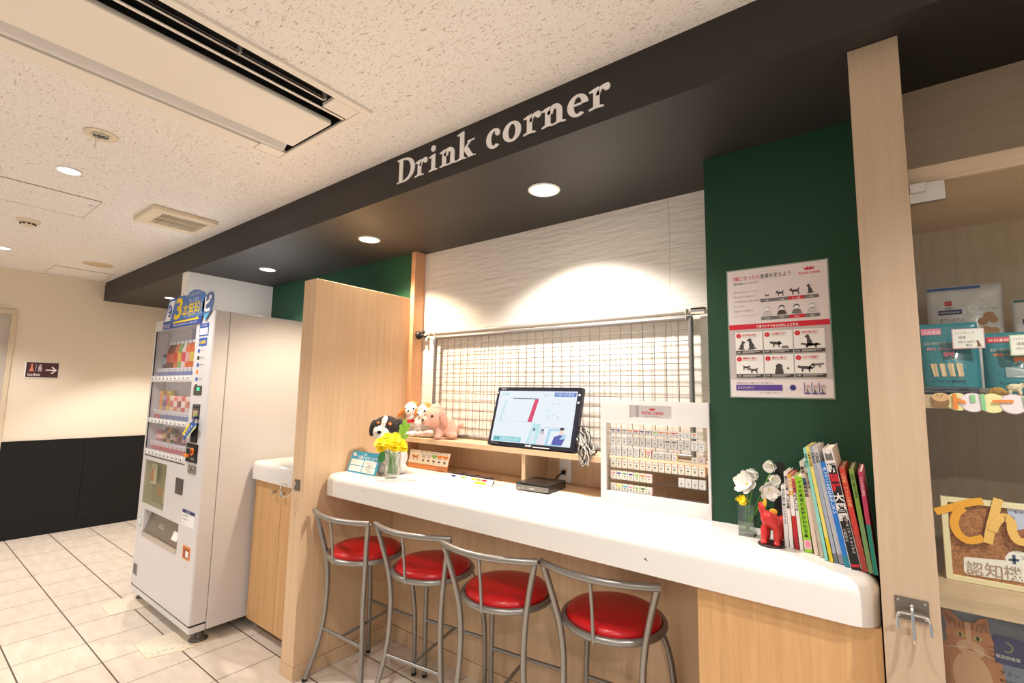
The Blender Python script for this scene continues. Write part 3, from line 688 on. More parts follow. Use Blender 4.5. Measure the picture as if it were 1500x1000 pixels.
rowd = [
 [('can', (70, 66, 76), (150, 160, 190), 'dark blue can'), ('bottle', (120, 56, 36), (214, 90, 70), 'brown bottle with red label'), ('bottle', (120, 64, 34), (226, 110, 60), 'brown bottle with orange label'), ('bottle', (232, 130, 70), (222, 70, 60), 'orange bottle with red label'), ('bottle', (150, 190, 110), (238, 200, 70), 'green bottle with yellow label'), ('bottle', (240, 226, 210), (230, 80, 100), 'pale bottle with pink label'), ('bottle', (238, 120, 70), (240, 190, 180), 'orange bottle with pale label'), ('bottle', (236, 110, 50), (236, 210, 90), 'orange bottle with yellow label'), ('can', (190, 206, 226), (230, 236, 240), 'pale blue can'), ('can', (200, 90, 70), (240, 230, 220), 'red can')],
 [('carton', (240, 190, 90), (236, 140, 60), 'yellow carton with orange band'), ('can', (190, 160, 180), (120, 96, 130), 'mauve can'), ('carton', (226, 206, 70), (220, 70, 80), 'yellow carton with red badge'), ('can', (240, 220, 190), (220, 110, 100), 'cream can with red band'), ('can', (236, 130, 110), (246, 230, 210), 'coral can with cream band'), ('can', (240, 200, 180), (140, 60, 50), 'peach can with brown band'), ('can', (226, 96, 90), (250, 240, 230), 'red can with white band'), ('can', (244, 220, 200), (226, 130, 90), 'cream can with orange band'), ('can', (200, 214, 230), (90, 120, 170), 'silver blue can'), ('can', (210, 216, 226), (150, 170, 200), 'silver can')],
 [('can', (206, 120, 120), (240, 200, 190), 'rose can'), ('can', (190, 90, 90), (240, 220, 200), 'dull red can'), ('bottle', (90, 80, 70), (214, 180, 120), 'dark bottle with tan label'), ('bottle', (200, 150, 90), (90, 70, 60), 'amber bottle with dark label'), ('bottle', (80, 72, 64), (200, 190, 170), 'dark bottle with striped label'), ('can', (120, 80, 80), (190, 140, 130), 'brown can'), ('can', (150, 90, 96), (100, 60, 66), 'maroon can'), ('can', (130, 80, 90), (200, 150, 150), 'plum can'), ('can', (110, 70, 70), (220, 190, 170), 'dark brown can'), ('can', (160, 100, 90), (90, 60, 56), 'rust can')]]
for k, row in enumerate(rowd):
    for j, (kind, c1, c2, nm) in enumerate(row):
        if k == 0 and j in (8,): continue
        z = WIN[k][0] + .052
        dummy(j, k, WX0 + .066 + j * .066, z, kind, c1, c2, '%s, %s from left, %s window of vending machine' % (nm, ORDW[j], ('top', 'middle', 'bottom')[k]))

# advertising boards standing on the machine and the hanging tag
yb = vy - .006
out = [(-3.852, 1.788), (-3.843, 1.846), (-3.774, 1.975), (-3.744, 1.990), (-3.655, 1.991), (-3.632, 1.972), (-3.621, 1.990), (-3.513, 1.992), (-3.490, 1.984), (-3.409, 2.004), (-3.350, 2.010), (-3.293, 2.003), (-3.206, 1.981), (-3.168, 1.947), (-3.172, 1.893), (-3.213, 1.817), (-3.220, 1.790)]
m = MB(); m.prism(out, (0, yb, 0), X, Z, .003, pbr('sky_blue_print', (64, 118, 196), .45)); yy = yb - .0036
m.poly([(x, yy, z) for x, z in ((-3.850, 1.79), (-3.846, 1.835), (-3.20, 1.835), (-3.222, 1.79))], pbr('deep_blue_print', (38, 72, 158), .45)); yy -= .0003
m.prism([(-3.825, 1.842), (-3.725, 1.842), (-3.660, 1.965), (-3.672, 1.972), (-3.745, 1.972), (-3.757, 1.962)], (0, yy + .0002, 0), X, Z, .0003, M_PAPER)
m.ell((-3.742, yy, 1.908), (.040, .0006, .043), M_BLUE); m.text('ピ', (-3.745, yy - .001, 1.884), X, Z, .062, M_PAPER, align='C', bold=.03)
m.text('ジハンピ', (-3.84, yy, 1.797), X, Z, .032, M_PAPER, bold=.02, w=.125)
m.text('3', (-3.66, yy, 1.848), Vector((1, 0, .0)), Vector((.18, 0, 1)), .185, M_YELLOW, w=.120, bold=.03)
m.text('本無料!', (-3.525, yy, 1.852), X, Vector((.12, 0, 1)), .098, M_YELLOW, w=.300, bold=.008)
m.text('アプリダウンロード', (-3.475, yy, 1.968), Vector((1, 0, .02)), Z, .028, M_PAPER, w=.255, bold=.005)
m.text('でくじ引き', (-3.43, yy, 1.936), X, Z, .028, M_PAPER, w=.155, bold=.005)
m.poly([(x, yy, z) for x, z in ((-3.668, 1.817), (-3.664, 1.829), (-3.29, 1.829), (-3.29, 1.840), (-3.246, 1.824), (-3.252, 1.817))], M_YELLOW)
m.text('期間中に対象商品を購入すると応募できます', (-3.665, yy, 1.799), X, Z, .011, M_PAPER, w=.40)
m.solo('advertising_board', 'blue cut-out board with big yellow 3 on top of the vending machine', 'sign', 'boards on the vending machine')
pin = [(-3.151, 1.796), (-3.175, 1.833), (-3.206, 1.860), (-3.214, 1.891), (-3.205, 1.915), (-3.183, 1.940), (-3.150, 1.960), (-3.105, 1.970), (-3.077, 1.964), (-3.058, 1.945), (-3.052, 1.915), (-3.057, 1.885), (-3.078, 1.852), (-3.115, 1.828)]
m = MB(); m.prism(pin, (0, yb, 0), X, Z, .003, pbr('steel_blue_print', (74, 100, 150), .45)); m.poly([(x, yb - .0036, z) for x, z in ((-3.151, 1.798), (-3.185, 1.842), (-3.10, 1.842))], pbr('cyan_print', (86, 168, 214), .5))
m.text('ピ', (-3.132, yb - .0038, 1.858), X, Z, .108, M_PAPER, align='C', bold=.04)
m.solo('pin_shaped_board', 'slate blue pin-shaped board with white letter right of the big blue board', 'sign', 'boards on the vending machine')
t = thing('hanging_tag', 'yellow and blue tag hanging askew from the vending machine payment slot', 'tag', (-3.17, vy - .02, 1.10))
yt = vy - .022
m = MB(); m.prism([(-3.293, 1.130), (-3.270, 1.095), (-3.100, 1.188), (-3.107, 1.200), (-3.195, 1.200)], (0, yt, 0), X, Z, .004, M_BLUE); m.poly([(x, yt - .0045, z) for x, z in ((-3.293, 1.130), (-3.284, 1.116), (-3.192, 1.186), (-3.205, 1.198))], M_YELLOW)
m.text('もらえる', (-3.262, yt - .0046, 1.116), Vector((.86, 0, .51)), Vector((-.51, 0, .86)), .018, M_PAPER, w=.125, bold=.02)
m.poly([(x, yt - .0046, z) for x, z in ((-3.232, 1.112), (-3.222, 1.107), (-3.100, 1.178), (-3.106, 1.192))], pbr('pale_lime_print', (206, 214, 150), .5)); m.part('card', t)
m = MB(); m.prism([(-3.185, 1.195), (-3.150, 1.195), (-3.138, 1.235), (-3.162, 1.238)], (0, yt + .002, 0), X, Z, .003, M_NAVY); m.text('ピ', (-3.162, yt - .0015, 1.203), X, Z, .022, M_PAPER, align='C'); m.part('tab', t)
m = MB(); m.box((-3.165, yt, 1.225), (-3.150, vy - .0035, 1.236), M_NAVY); m.part('hanger', t)

# anti-slip boards under the front feet
MP = pbr('worn_cream_board', (224, 211, 188), .6, bump=(90, .3, .002)); MPD = pbr('chipped_brown', (110, 82, 58), .8)
def pad(pts, label, spots):
    m = MB(); m.prism([p for p in pts], (0, 0, .0), X, Y, .005, MP)
    for k in range(spots):
        a, b = rnd.random(), rnd.random()
        p = [pts[0][i] * (1 - a) * (1 - b) + pts[1][i] * a * (1 - b) + pts[2][i] * a * b + pts[3][i] * (1 - a) * b for i in (0, 1)]
        q = .002 + .003 * rnd.random(); m.poly([(p[0] + q * cos(t), p[1] + .8 * q * sin(t), .0053) for t in (0, 1.1, 2.3, 3.2, 4.4, 5.3)], MPD)
    m.solo('floor_pad', label, 'floor board', 'boards under the machine feet')
pad([(-4.06, 1.005), (-3.82, 1.0), (-3.80, 1.30), (-4.05, 1.30)], 'clean cream board on the floor under the far front foot', 0)
pad([(-3.29, .985), (-3.085, .98), (-3.03, 1.13), (-3.03, 1.30), (-3.30, 1.30)], 'chipped cream board on the floor under the near front foot', 26)

# ------------------------------------------------------------------ small counter beside the machine
CT = .972
def slab(mb, x0, x1, yf, yb, zt, zb, r, rc, mat, lips=(True, True)):
    """worktop with a rolled front edge and rounded outer corners"""
    prof = [(0, zb)] + [(0, zb + .004)] + [(r * (1 - cos(a)), zt - r + r * sin(a)) for a in [k * pi / 12 for k in range(7)]]
    n = 7
    def outline(d):
        P = []
        if lips[0]: P += [(x0 + rc - (rc - d) * cos(a) if True else 0, yf + rc - (rc - d) * sin(a)) for a in [k * pi / 2 / n for k in range(n + 1)]]
        else: P += [(x0, yf + d)]
        if lips[1]: P += [(x1 - rc + (rc - d) * sin(a), yf + rc - (rc - d) * cos(a)) for a in [k * pi / 2 / n for k in range(n + 1)]]
        else: P += [(x1, yf + d)]
        x1b = x1 - (d if lips[1] else 0); x0b = x0 + (d if lips[0] else 0)
        return P + [(x1b, yb), (x0b, yb)]
    V = []; F = []
    for d, z in prof: V += [(a, b, z) for a, b in outline(d)]
    k = len(outline(0)); N = len(prof)
    mb.add(V, [(i * k + j, i * k + (j + 1) % k, (i + 1) * k + (j + 1) % k, (i + 1) * k + j) for i in range(N - 1) for j in range(k)], mat, True)
    mb.add(V[-k:], [tuple(range(k))], mat); mb.add(V[:k], [tuple(range(k))[::-1]], mat)
    return mb
m = MB(); slab(m, -3.046, -2.436, 1.415, 2.0, CT, .868, .03, .04, M_COUNTER, (True, False))
m.solo('worktop', 'short white worktop between the vending machine and the wooden panel', 'worktop')
t = thing('base_cabinet', 'low wooden cabinet with two doors under the short white worktop', 'cabinet', (-2.74, 1.7, 0))
m = MB(); m.box((-3.022, 1.462, .062), (-2.436, 1.995, .866), M_OAK); m.part('carcass', t)
m = MB(); m.box((-3.0, 1.50, 0), (-2.436, 1.99, .062), pbr('dark_kick_board', (120, 90, 62), .6)); m.part('kick_board', t)
for a, b, kx in ((-3.020, -2.712, -2.765), (-2.708, -2.438, -2.672)):
    m = MB(); m.box((a, 1.442, .066), (b, 1.460, .862), M_OAK, .001); d = m.part('door', t)
    m = MB(); m.cyl((kx, 1.442, .818), (kx, 1.422, .818), .006, M_STEEL); m.cyl((kx, 1.424, .818), (kx, 1.414, .818), .011, M_STEEL); m.part('knob', d, 'dull steel knob')
# ring hook on the front edge of the panel
t = thing('ring_hook', 'steel ring hook on a small plate at the edge of the wooden panel', 'hook', (-2.37, YB, .92))
m = MB(); m.box((-2.402, YB - .003, .890), (-2.352, YB, .945), pbr('grey_steel_plate', (128, 120, 112), .35, .9), .001); m.part('plate', t)
m = MB(); m.cyl((-2.378, YB - .003, .925), (-2.378, YB - .018, .925), .008, M_CHROME)
m.tube(spline([(-2.378, YB - .015, .925), (-2.378, YB - .022, .895), (-2.396, YB - .034, .866), (-2.425, YB - .046, .862), (-2.442, YB - .052, .885), (-2.440, YB - .052, .915), (-2.420, YB - .046, .926), (-2.402, YB - .040, .915)], 6), .0028, M_CHROME, 8); m.part('ring', t)

# ------------------------------------------------------------------ bar
m = MB(); slab(m, -2.314, -.018, 1.445, 1.876, CT, .868, .035, .06, M_COUNTER, (True, True))
for (x, z, r) in ((-1.97, .925, .003), (-.58, .912, .0042), (-.576, .909, .003)):
    m.ell((x, 1.4449, z), (r, .0006, r * .5), pbr('dark_chip', (70, 56, 48), .8), n=8)
m.solo('bar_worktop', 'long white bar counter top with rolled front edge', 'worktop')
t = thing('bar_panelling', 'pale wooden panelling with plinth below the white counter', 'panelling', (-1.2, 1.9, 0))
m = MB()
for a, b in ((-2.313, -.44),): m.box((a, 1.912, .077), (b, 1.93, .866), M_WOOD, .001)
m.part('panel', t)
m = MB(); m.box((-2.313, 1.909, 0), (-.44, 1.93, .074), M_WOOD, .001); m.part('plinth', t)
m = MB(); m.box((-.436, 1.468, 0), (-.018, 1.795, .866), M_OAK, .001); m.solo('bar_pedestal', 'honey coloured wooden pedestal box under the right end of the bar', 'pedestal')

# shelf unit at the back of the counter
t = thing('back_shelf', 'low pale wooden shelf unit along the back of the counter', 'shelf', (-1.6, 2.0, CT))
m = MB(); m.box((-2.278, 1.864, 1.116), (-.482, 2.068, 1.1415), M_WOODX, .001); m.part('shelf_board', t)
m = MB(); m.box((-2.278, 1.877, CT - .012), (-.482, 2.068, CT + .0003), M_WOODX, .001); m.part('base_board', t)
m = MB(); m.box((-1.352, 1.872, CT + .002), (-1.331, 2.055, 1.116), M_WOOD, .001); m.part('divider', t)
m = MB(); m.box((-2.278, 2.056, CT + .002), (-.482, 2.068, 1.116), M_WOOD); m.part('back_panel', t)
t = thing('wall_socket', 'white wall plate with a black plug lead behind the receiver', 'socket', (-1.22, 2.05, .97))
m = MB(); m.box((-1.252, 2.049, .978), (-1.186, 2.056, 1.088), M_PLASTIC, .002); m.box((-1.236, 2.046, 1.010), (-1.206, 2.050, 1.045), M_IVORY, .002); m.part('plate', t)
m = MB(); m.box((-1.230, 2.026, 1.018), (-1.212, 2.047, 1.036), M_RUBBER, .004); m.tube(spline([(-1.221, 2.028, 1.026), (-1.232, 2.012, 1.014), (-1.250, 2.014, .996), (-1.262, 2.025, .985), (-1.30, 2.03, .978)], 6), .0035, M_RUBBER, 8); m.part('plug_lead', t)

# ------------------------------------------------------------------ bar stools
def make_stool(label, loc, rz):
    t = thing('bar_stool', label, 'stool', (0, 0, 0), 0, 'bar stools along the counter')
    PR = [(.80, .204, -.156), (.70, .176, -.138), (.60, .153, -.120), (.50, .141, -.112), (.40, .140, -.112), (.30, .146, -.114), (.20, .161, -.124), (.10, .183, -.141), (.012, .206, -.160)]
    for s in (-1, 1):
        m = MB(); m.tube(spline([(s * a, b, z) for z, a, b in PR], 4), .0115, M_SILVER, 12); L = m.part('front_leg', t, local=True)
        m = MB(); m.cyl((s * .206, -.160, .014), (s * .208, -.162, 0), .0125, M_RUBBER); m.part('leg_cap', L, local=True)
    BR = [(.602, .112, .116), (.54, .137, .142), (.45, .160, .166), (.34, .172, .180), (.22, .176, .186), (.10, .176, .188), (.012, .175, .189)]
    for s in (-1, 1):
        m = MB(); m.tube(spline([(s * a, b, z) for z, a, b in BR], 4), .0115, M_SILVER, 12); L = m.part('rear_leg', t, local=True)
        m = MB(); m.cyl((s * .175, .189, .014), (s * .175, .190, 0), .0125, M_RUBBER); m.part('leg_cap', L, local=True)
    m = MB(); m.tube(ring((.004, 0, .604), .177, 44), .0125, M_SILVER, 10, closed=True); m.lathe([(0, .600), (.166, .600), (.166, .607)], (.004, 0, 0), M_SILVER, 32, smooth=False); m.part('seat_ring', t, local=True)
    m = MB(); m.lathe([(.163, .604), (.168, .612), (.168, .622), (.158, .634), (.126, .642), (.072, .646), (0, .647)], (.004, 0, 0), pbr('red_vinyl', (196, 14, 22), .32, coat=.1), 48); m.part('seat_cushion', t, local=True)
    m = MB()
    P = [(.211 * sin(a), -.156 - .058 * (1 - (sin(a)) ** 2), .801) for a in [(-90 + 180 * k / 20) * pi / 180 for k in range(21)]]
    P = [(x * 1.0, y, z) for x, y, z in P]; m.tube(P, .0128, M_SILVER, 12); m.part('back_rail', t, local=True)
    m = MB(); m.tube([(0, -.213, .80), (0, -.196, .70), (0, -.184, .594)], .0065, M_SILVER, 10); m.cyl((0, -.186, .597), (0, -.160, .600), .006, M_SILVER); m.part('back_spindle', t, local=True)
    m = MB()
    for s in (-1, 1): m.cyl((s * .152, -.119, .595), (s * .128, -.108, .600), .006, M_SILVER)
    m.part('ring_bracket', t, local=True)
    m = MB(); m.cyl((-.154, -.119, .245), (.154, -.119, .245), .008, M_SILVER, n=12); m.part('front_stretcher', t, local=True)
    m = MB(); m.cyl((-.176, .184, .27), (.176, .184, .27), .008, M_SILVER, n=12); m.part('rear_stretcher', t, local=True)
    m = MB(); m.cyl((0, -.119, .245), (0, .184, .27), .007, M_SILVER, n=12); m.part('middle_stretcher', t, local=True)
    return t
ST = [(-2.076, 1.555, 2, 'red and silver bar stool leftmost, against the wooden panel'), (-1.655, 1.610, 8, 'second red and silver bar stool from the wooden panel'),
      (-1.231, 1.613, 8, 'third red and silver bar stool from the wooden panel'), (-.800, 1.680, 6, 'rightmost red and silver bar stool beside the pedestal')]
s0 = make_stool(ST[0][3], None, 0)
for k, (x, y, a, lab) in enumerate(ST):
    o = s0 if k == 0 else copy_tree(s0)
    o.location = (x, y, 0); o.rotation_euler = (0, 0, radians(a)); o['label'] = lab
ORG[s0.name] = (0, 0, 0)
ZB = 1.142     # top of the back shelf
def drape(mb, start, fn, eps=.0008):
    for i in range(start, len(mb.V)):
        x, y, z = mb.V[i]; mb.V[i] = (x, fn(x, z) - eps + y, z)
def glow(name, col, s=.93): return pbr('screen_' + name, (8, 8, 10), .3, emis=col, estr=s)

# ------------------------------------------------------------------ monitor on the shelf
t = thing('monitor', 'black television monitor showing a white medical programme, leaning on the grid', 'television', (-1.313, 1.86, ZB))
W, H, TH = .494, .296, .028
tl = math.atan2(.082, .284); U = X; Vv = Vector((0, sin(tl), cos(tl))); Nn = U.cross(Vv)     # Nn points to the viewer (-Y)
O = Vector((-1.313 - W / 2, 1.866, ZB + .006))
def S3(a, b, d=0.0): return O + U * (a * W) + Vv * (b * H) + Nn * d
R_t = rotx(-math.degrees(tl))
m = MB(); m.obox(S3(.5, .5, -TH / 2), (W, TH, H), R_t, pbr('monitor_black', (24, 27, 42), .22), .004); m.obox(S3(.5, .42, -TH - .012), (W * .62, .03, H * .6), R_t, M_RUBBER, .008); m.part('housing', t)
m = MB(); e = .0012
def sq(a0, a1, b0, b1, mat, d): m.add([S3(a0, b0, d), S3(a1, b0, d), S3(a1, b1, d), S3(a0, b1, d)], [(0, 1, 2, 3)], mat)
sx = lambda a: .036 + .917 * a
sy = lambda b: .062 + .868 * b
def sc(a0, a1, b0, b1, mat, d): sq(sx(a0), sx(a1), sy(b0), sy(b1), mat, d)
def sp(P, mat, d): m.poly([S3(sx(a), sy(b), d) for a, b in P], mat)
GW = glow('white', (238, 248, 255))
sc(0, 1, 0, 1, GW, .0004)
sc(.73, .99, .90, .98, glow('blue', (96, 130, 210)), .0008); m.text('午後の診察室', S3(sx(.745), sy(.915), .0011), U, Vv, .016, GW, w=.10)
m.text('1/24', S3(sx(.05), sy(.90), .0008), U, Vv, .022, glow('mint', (150, 226, 205)), bold=.01)
m.text('再放送', S3(sx(.60), sy(.905), .0008), U, Vv, .012, glow('pale_lilac', (206, 196, 226)))
sp([(.445, .40), (.50, .40), (.545, .84), (.495, .84)], glow('crimson', (226, 70, 116)), .0008)
sc(.20, .54, .842, .856, glow('grey', (90, 100, 130)), .0009)
sp([(.06, .40), (.09, .40), (.13, .80), (.10, .80)], glow('ice', (206, 238, 246)), .0008)
sc(.08, .52, .398, .404, glow('pale_grey', (206, 220, 230)), .0008)
for k in range(16):
    a, b = .66 + .15 * rnd.random(), .46 + .34 * rnd.random(); sc(a, a + .012, b, b + .012, (glow('mint', None), glow('grey', None), glow('ice', None))[k % 3], .0009)
sp([(.47, 0), (.62, 0), (.62, .38), (.52, .38)], glow('aqua', (196, 236, 240)), .0008); sp([(.70, .0), (.88, .0), (.91, .30), (.73, .30)], glow('sky', (176, 222, 244)), .0008)
sp([(.735, .02), (.85, .02), (.872, .27), (.755, .27)], GW, .0010)
sc(.66, .93, .315, .322, glow('lilac', (186, 176, 220)), .0008)
sp([(.50, .02), (.56, .02), (.575, .22), (.545, .26), (.52, .22)], glow('doctor_coat', (226, 240, 246)), .0011); sp([(.53, .25), (.555, .24), (.565, .29), (.54, .30)], glow('hair', (104, 116, 160)), .0012)
sp([(.60, .0), (.69, .0), (.70, .18), (.655, .24), (.61, .18)], glow('coat', (240, 236, 244)), .0011); sp([(.635, .20), (.67, .20), (.672, .28), (.65, .30), (.634, .27)], glow('hair', None), .0012); sc(.645, .662, .205, .255, glow('skin', (250, 226, 214)), .0013)
sp([(.78, .02), (.90, .02), (.93, .14), (.88, .22), (.80, .16)], glow('navy_suit', (92, 96, 180)), .0011); sp([(.85, .20), (.90, .20), (.915, .30), (.87, .33)], glow('skin', None), .0011); sp([(.86, .28), (.91, .30), (.90, .335), (.862, .335)], glow('dark_hair', (44, 40, 70)), .0012)
sp([(.87, .12), (.93, .14), (.935, .22), (.90, .21)], glow('sky', None), .0013)
sc(.03, .40, .015, .105, glow('turquoise', (134, 214, 222)), .0010); m.text('水曜', S3(sx(.04), sy(.035), .0013), U, Vv, .017, glow('ink', (30, 40, 60))); m.text('20時放送の番組', S3(sx(.125), sy(.035), .0013), U, Vv, .017, GW, w=.115)
m.part('screen', t)
m = MB(); m.text('SHARP', S3(.5, .018, .0008), U, Vv, .012, M_PAPER, align='C', bold=.02); m.text('AQUOS', S3(.05, .955, .0008), U, Vv, .009, M_LGREY)
m.text('HDMI  LED', S3(.04, .022, .0008), U, Vv, .010, M_GREY)
for b in (.86, .74): sq(.965, .985, b, b + .03, M_LGREY, .0008)
for k in range(6): sq(.968, .974, .50 - k * .05, .506 - k * .05, M_GREY, .0008)
sq(.012, .02, .88, .91, M_PAPER, .0008); sq(.55, .74, .012, .026, M_LGREY, .0008); m.part('bezel_print', t)
m = MB(); m.obox((-1.313, 1.935, ZB + .004), (.22, .13, .008), None, M_RUBBER, .003); m.part('stand_foot', t)

# cable bundle beside the monitor
m = MB()
for k in range(13):
    u = rnd.uniform; x = -1.115 + .004 * k; mat = (M_RUBBER, pbr('grey_cable', (150, 146, 142), .5), pbr('pale_cable', (206, 200, 192), .5))[k % 3]
    P = [(x, 1.985, 1.19 + u(0, .02)), (x + .005 + u(0, .03), 1.925, 1.225 + u(0, .03)), (x + .04 + u(0, .04), 1.88, 1.195 + u(0, .03)), (x + .07 + u(0, .04), 1.855, 1.150 + u(-.005, .015))]
    if k < 6: P += [(x + .085 + u(0, .03), 1.848, 1.105 + u(-.008, .02)), (x + .105, 1.852, 1.108), (x + .09 + u(0, .03), 1.868, 1.150), (x + .05, 1.90, 1.152)]
    else: P += [(x + .09 + u(0, .03), 1.885, 1.152 + u(0, .02)), (x + .06, 1.93, 1.160 + u(0, .03)), (x + .02, 1.96, 1.150)]
    m.tube(spline(P, 6), .0024, mat, 7)
m.solo('cable_bundle', 'tangled bundle of black and grey cables hanging beside the monitor', 'cables')

# set-top box
t = thing('tv_receiver', 'flat black and silver receiver box on the counter under the shelf', 'receiver', (-1.23, 1.86, .9725), radians(4))
m = MB(); m.box((-.082, -.083, .004), (.082, .083, .036), pbr('receiver_black', (46, 42, 40), .25), .003); m.part('case', t, local=True)
m = MB(); m.box((-.082, -.087, .004), (.082, -.082, .027), pbr('receiver_silver', (140, 134, 128), .3, .6), .002); m.box((-.081, -.0875, .028), (.081, -.083, .035), M_DARK, .001)
m.text('SHARP', (0, -.0878, .011), X, Z, .009, M_PAPER, align='C', bold=.02); m.box((-.074, -.0882, .010), (-.062, -.087, .013), M_LGREY); m.box((-.05, -.0882, .010), (-.044, -.087, .013), M_LGREY); m.box((-.07, -.0882, .030), (-.064, -.087, .033), M_TEAL); m.part('front_panel', t, local=True)
m = MB()
for a in (-.065, .065):
    for b in (-.065, .065): m.cyl((a, b, 0), (a, b, .005), .008, M_RUBBER, n=10)
m.part('feet', t, local=True)

# ------------------------------------------------------------------ wire grid and tension rod
t = thing('wire_grid', 'grey framed wire grid panel leaning on the white wall', 'wire grid', (-1.37, 2.03, ZB))
m = MB(); gx0, gx1, gz0, gz1 = -2.128, -.606, ZB + .012, 1.728
for a, b in (((gx0, gz0), (gx1, gz0)), ((gx0, gz1), (gx1, gz1)), ((gx0, gz0), (gx0, gz1)), ((gx1, gz0), (gx1, gz1))):
    m.cyl((a[0], 2.035, a[1]), (b[0], 2.035, b[1]), .011, pbr('grey_grid_frame', (140, 136, 134), .4, .5), n=12)
for (a, b) in ((gx0, gz0), (gx1, gz0), (gx0, gz1), (gx1, gz1)): m.ell((a, 2.035, b), .011, MATS['grey_grid_frame'], n=10)
m.part('frame', t)
mg = pbr('dark_grid_wire', (112, 100, 90), .5, .4)
m = MB(); n = 29
for k in range(1, n): x = gx0 + (gx1 - gx0) * k / n; m.cyl((x, 2.035, gz0), (x, 2.035, gz1), .0016, mg, n=6)
for k in range(1, 12): z = gz0 + (gz1 - gz0) * k / 12; m.cyl((gx0, 2.031, z), (gx1, 2.031, z), .0016, mg, n=6)
m.part('wire_mesh', t)
t = thing('tension_rod', 'grey tension rod across the white wall above the wire grid', 'rod', (-1.38, 2.03, 1.752))
m = MB(); m.cyl((-2.200, 2.035, 1.754), (-.53, 2.035, 1.754), .0125, pbr('beige_rod', (176, 168, 158), .4, .4)); m.part('tube', t)
m = MB(); m.cyl((-2.282, 2.035, 1.754), (-2.262, 2.035, 1.754), .027, M_RUBBER, r2=.020); m.cyl((-2.262, 2.035, 1.754), (-2.225, 2.035, 1.754), .008, M_STEEL)
for a in range(3): R = math.radians(90 + 120 * a); m.ell((-2.238, 2.035 + .016 * cos(R), 1.754 + .016 * sin(R)), .0105, M_RUBBER, n=12)
m.part('screw_foot', t, 'black screw foot')
m = MB(); m.cyl((-.600, 2.035, 1.754), (-.545, 2.035, 1.754), .017, M_CHROME); m.cyl((-.545, 2.035, 1.754), (-.477, 2.035, 1.754), .010, M_STEEL); m.cyl((-.490, 2.035, 1.754), (-.476, 2.035, 1.754), .022, M_STEEL); m.part('end_collar', t, 'chrome collar')
for x in (-2.165, -2.120, -.62):
    m = MB(); m.tube(spline([(x, 2.020, 1.768), (x, 2.018, 1.745), (x, 2.024, 1.72), (x + .006, 2.034, 1.722)], 6), .003, pbr('clear_hook', (214, 206, 196), .3), 7); m.part('hook', t)

# ------------------------------------------------------------------ plush toys
def fur(name, col): return pbr('plush_' + name, col, .9, bump=(260, .9, .006))
F_W, F_O, F_P, F_B, F_T = fur('white', (244, 238, 232)), fur('orange', (232, 134, 62)), fur('pink', (228, 176, 156)), fur('black', (44, 40, 42)), fur('tan', (190, 110, 70))
F_K = fur('cream_knit', (226, 222, 220)); M_EYE = pbr('glossy_black', (14, 12, 12), .1)
def plush(name, label, loc, rz, els, vox, extras, ears=()):
    t = thing(name, label, 'plush toy', loc, radians(rz), 'plush dogs')
    blob(els, vox, fuzz=.0011).part('body', t, local=True)
    for el in ears: blob([el], vox * .8, fuzz=.0009).part('ear', t, local=True)
    for nm, m in extras: m.part(nm, t, local=True)
    return t
def eye(x, y, z, r=.006, mat=None): m = MB(); m.ell((x, y, z), r, mat or M_EYE, n=12); return m
plush('plush_dog', 'white plush beagle with orange ears sitting at the left end of the shelf', (-2.225, 1.945, ZB), 49, [
    ((0, 0, .153), (.040, .038, .044), None, F_W), ((.012, .014, .172), (.036, .032, .032), None, F_O), ((.030, -.010, .140), (.014, .028, .026), None, F_O), ((-.012, -.028, .140), (.024, .026, .024), None, F_W),
    
    ((0, .0, .085), (.030, .030, .050), None, F_W), ((0, .022, .040), (.044, .045, .040), None, F_W), ((-.020, -.026, .030), (.015, .018, .030), None, F_W), ((.022, -.026, .030), (.015, .018, .030), None, F_W), ((-.022, -.042, .013), (.017, .024, .013), None, F_W), ((.024, -.042, .013), (.017, .024, .013), None, F_W)], .005,
    [('eye', eye(.014, -.036, .158)), ('eye', eye(-.034, -.024, .160, .005)), ('nose', eye(-.016, -.055, .146, .006)), ('collar_bow', (lambda m: (m.ell((-.010, -.036, .086), (.013, .008, .010), M_RED), m.ell((.012, -.036, .086), (.013, .008, .010), M_RED), m)[2])(MB()))], ears=[((-.050, .0, .142), (.013, .012, .040), (0, 38, 0), F_O), ((.045, .004, .118), (.013, .016, .040), (0, -12, 0), F_T)])
plush('plush_dog', 'white lying plush dog with orange head in the middle of the three on the shelf', (-2.112, 1.930, ZB), 24, [
    ((.016, 0, .146), (.044, .040, .044), None, F_W), ((.028, .008, .164), (.036, .036, .032), None, F_O), ((.050, -.006, .140), (.018, .030, .030), None, F_O), ((.002, -.026, .128), (.022, .024, .022), None, F_W), ((.010, -.020, .168), (.008, .022, .020), None, F_W),
    ((-.005, 0, .080), (.036, .036, .050), None, F_W), ((.035, .028, .046), (.085, .046, .044), None, F_W),
    ((-.042, -.022, .017), (.036, .024, .017), None, F_W), ((.020, -.030, .020), (.030, .024, .019), None, F_W), ((.058, -.026, .022), (.036, .022, .021), None, F_W)], .005,
    [('eye', eye(.032, -.036, .150)), ('eye', eye(-.006, -.034, .152, .005)), ('nose', eye(-.004, -.052, .130, .006)), ('stitched_name', (lambda m: (m.text('puppy', (.036, -.050, .022), X, Z, .014, M_PINK, bold=.02), m)[1])(MB()))], ears=[((-.028, .0, .132), (.011, .018, .036), (0, 12, 0), F_O)])
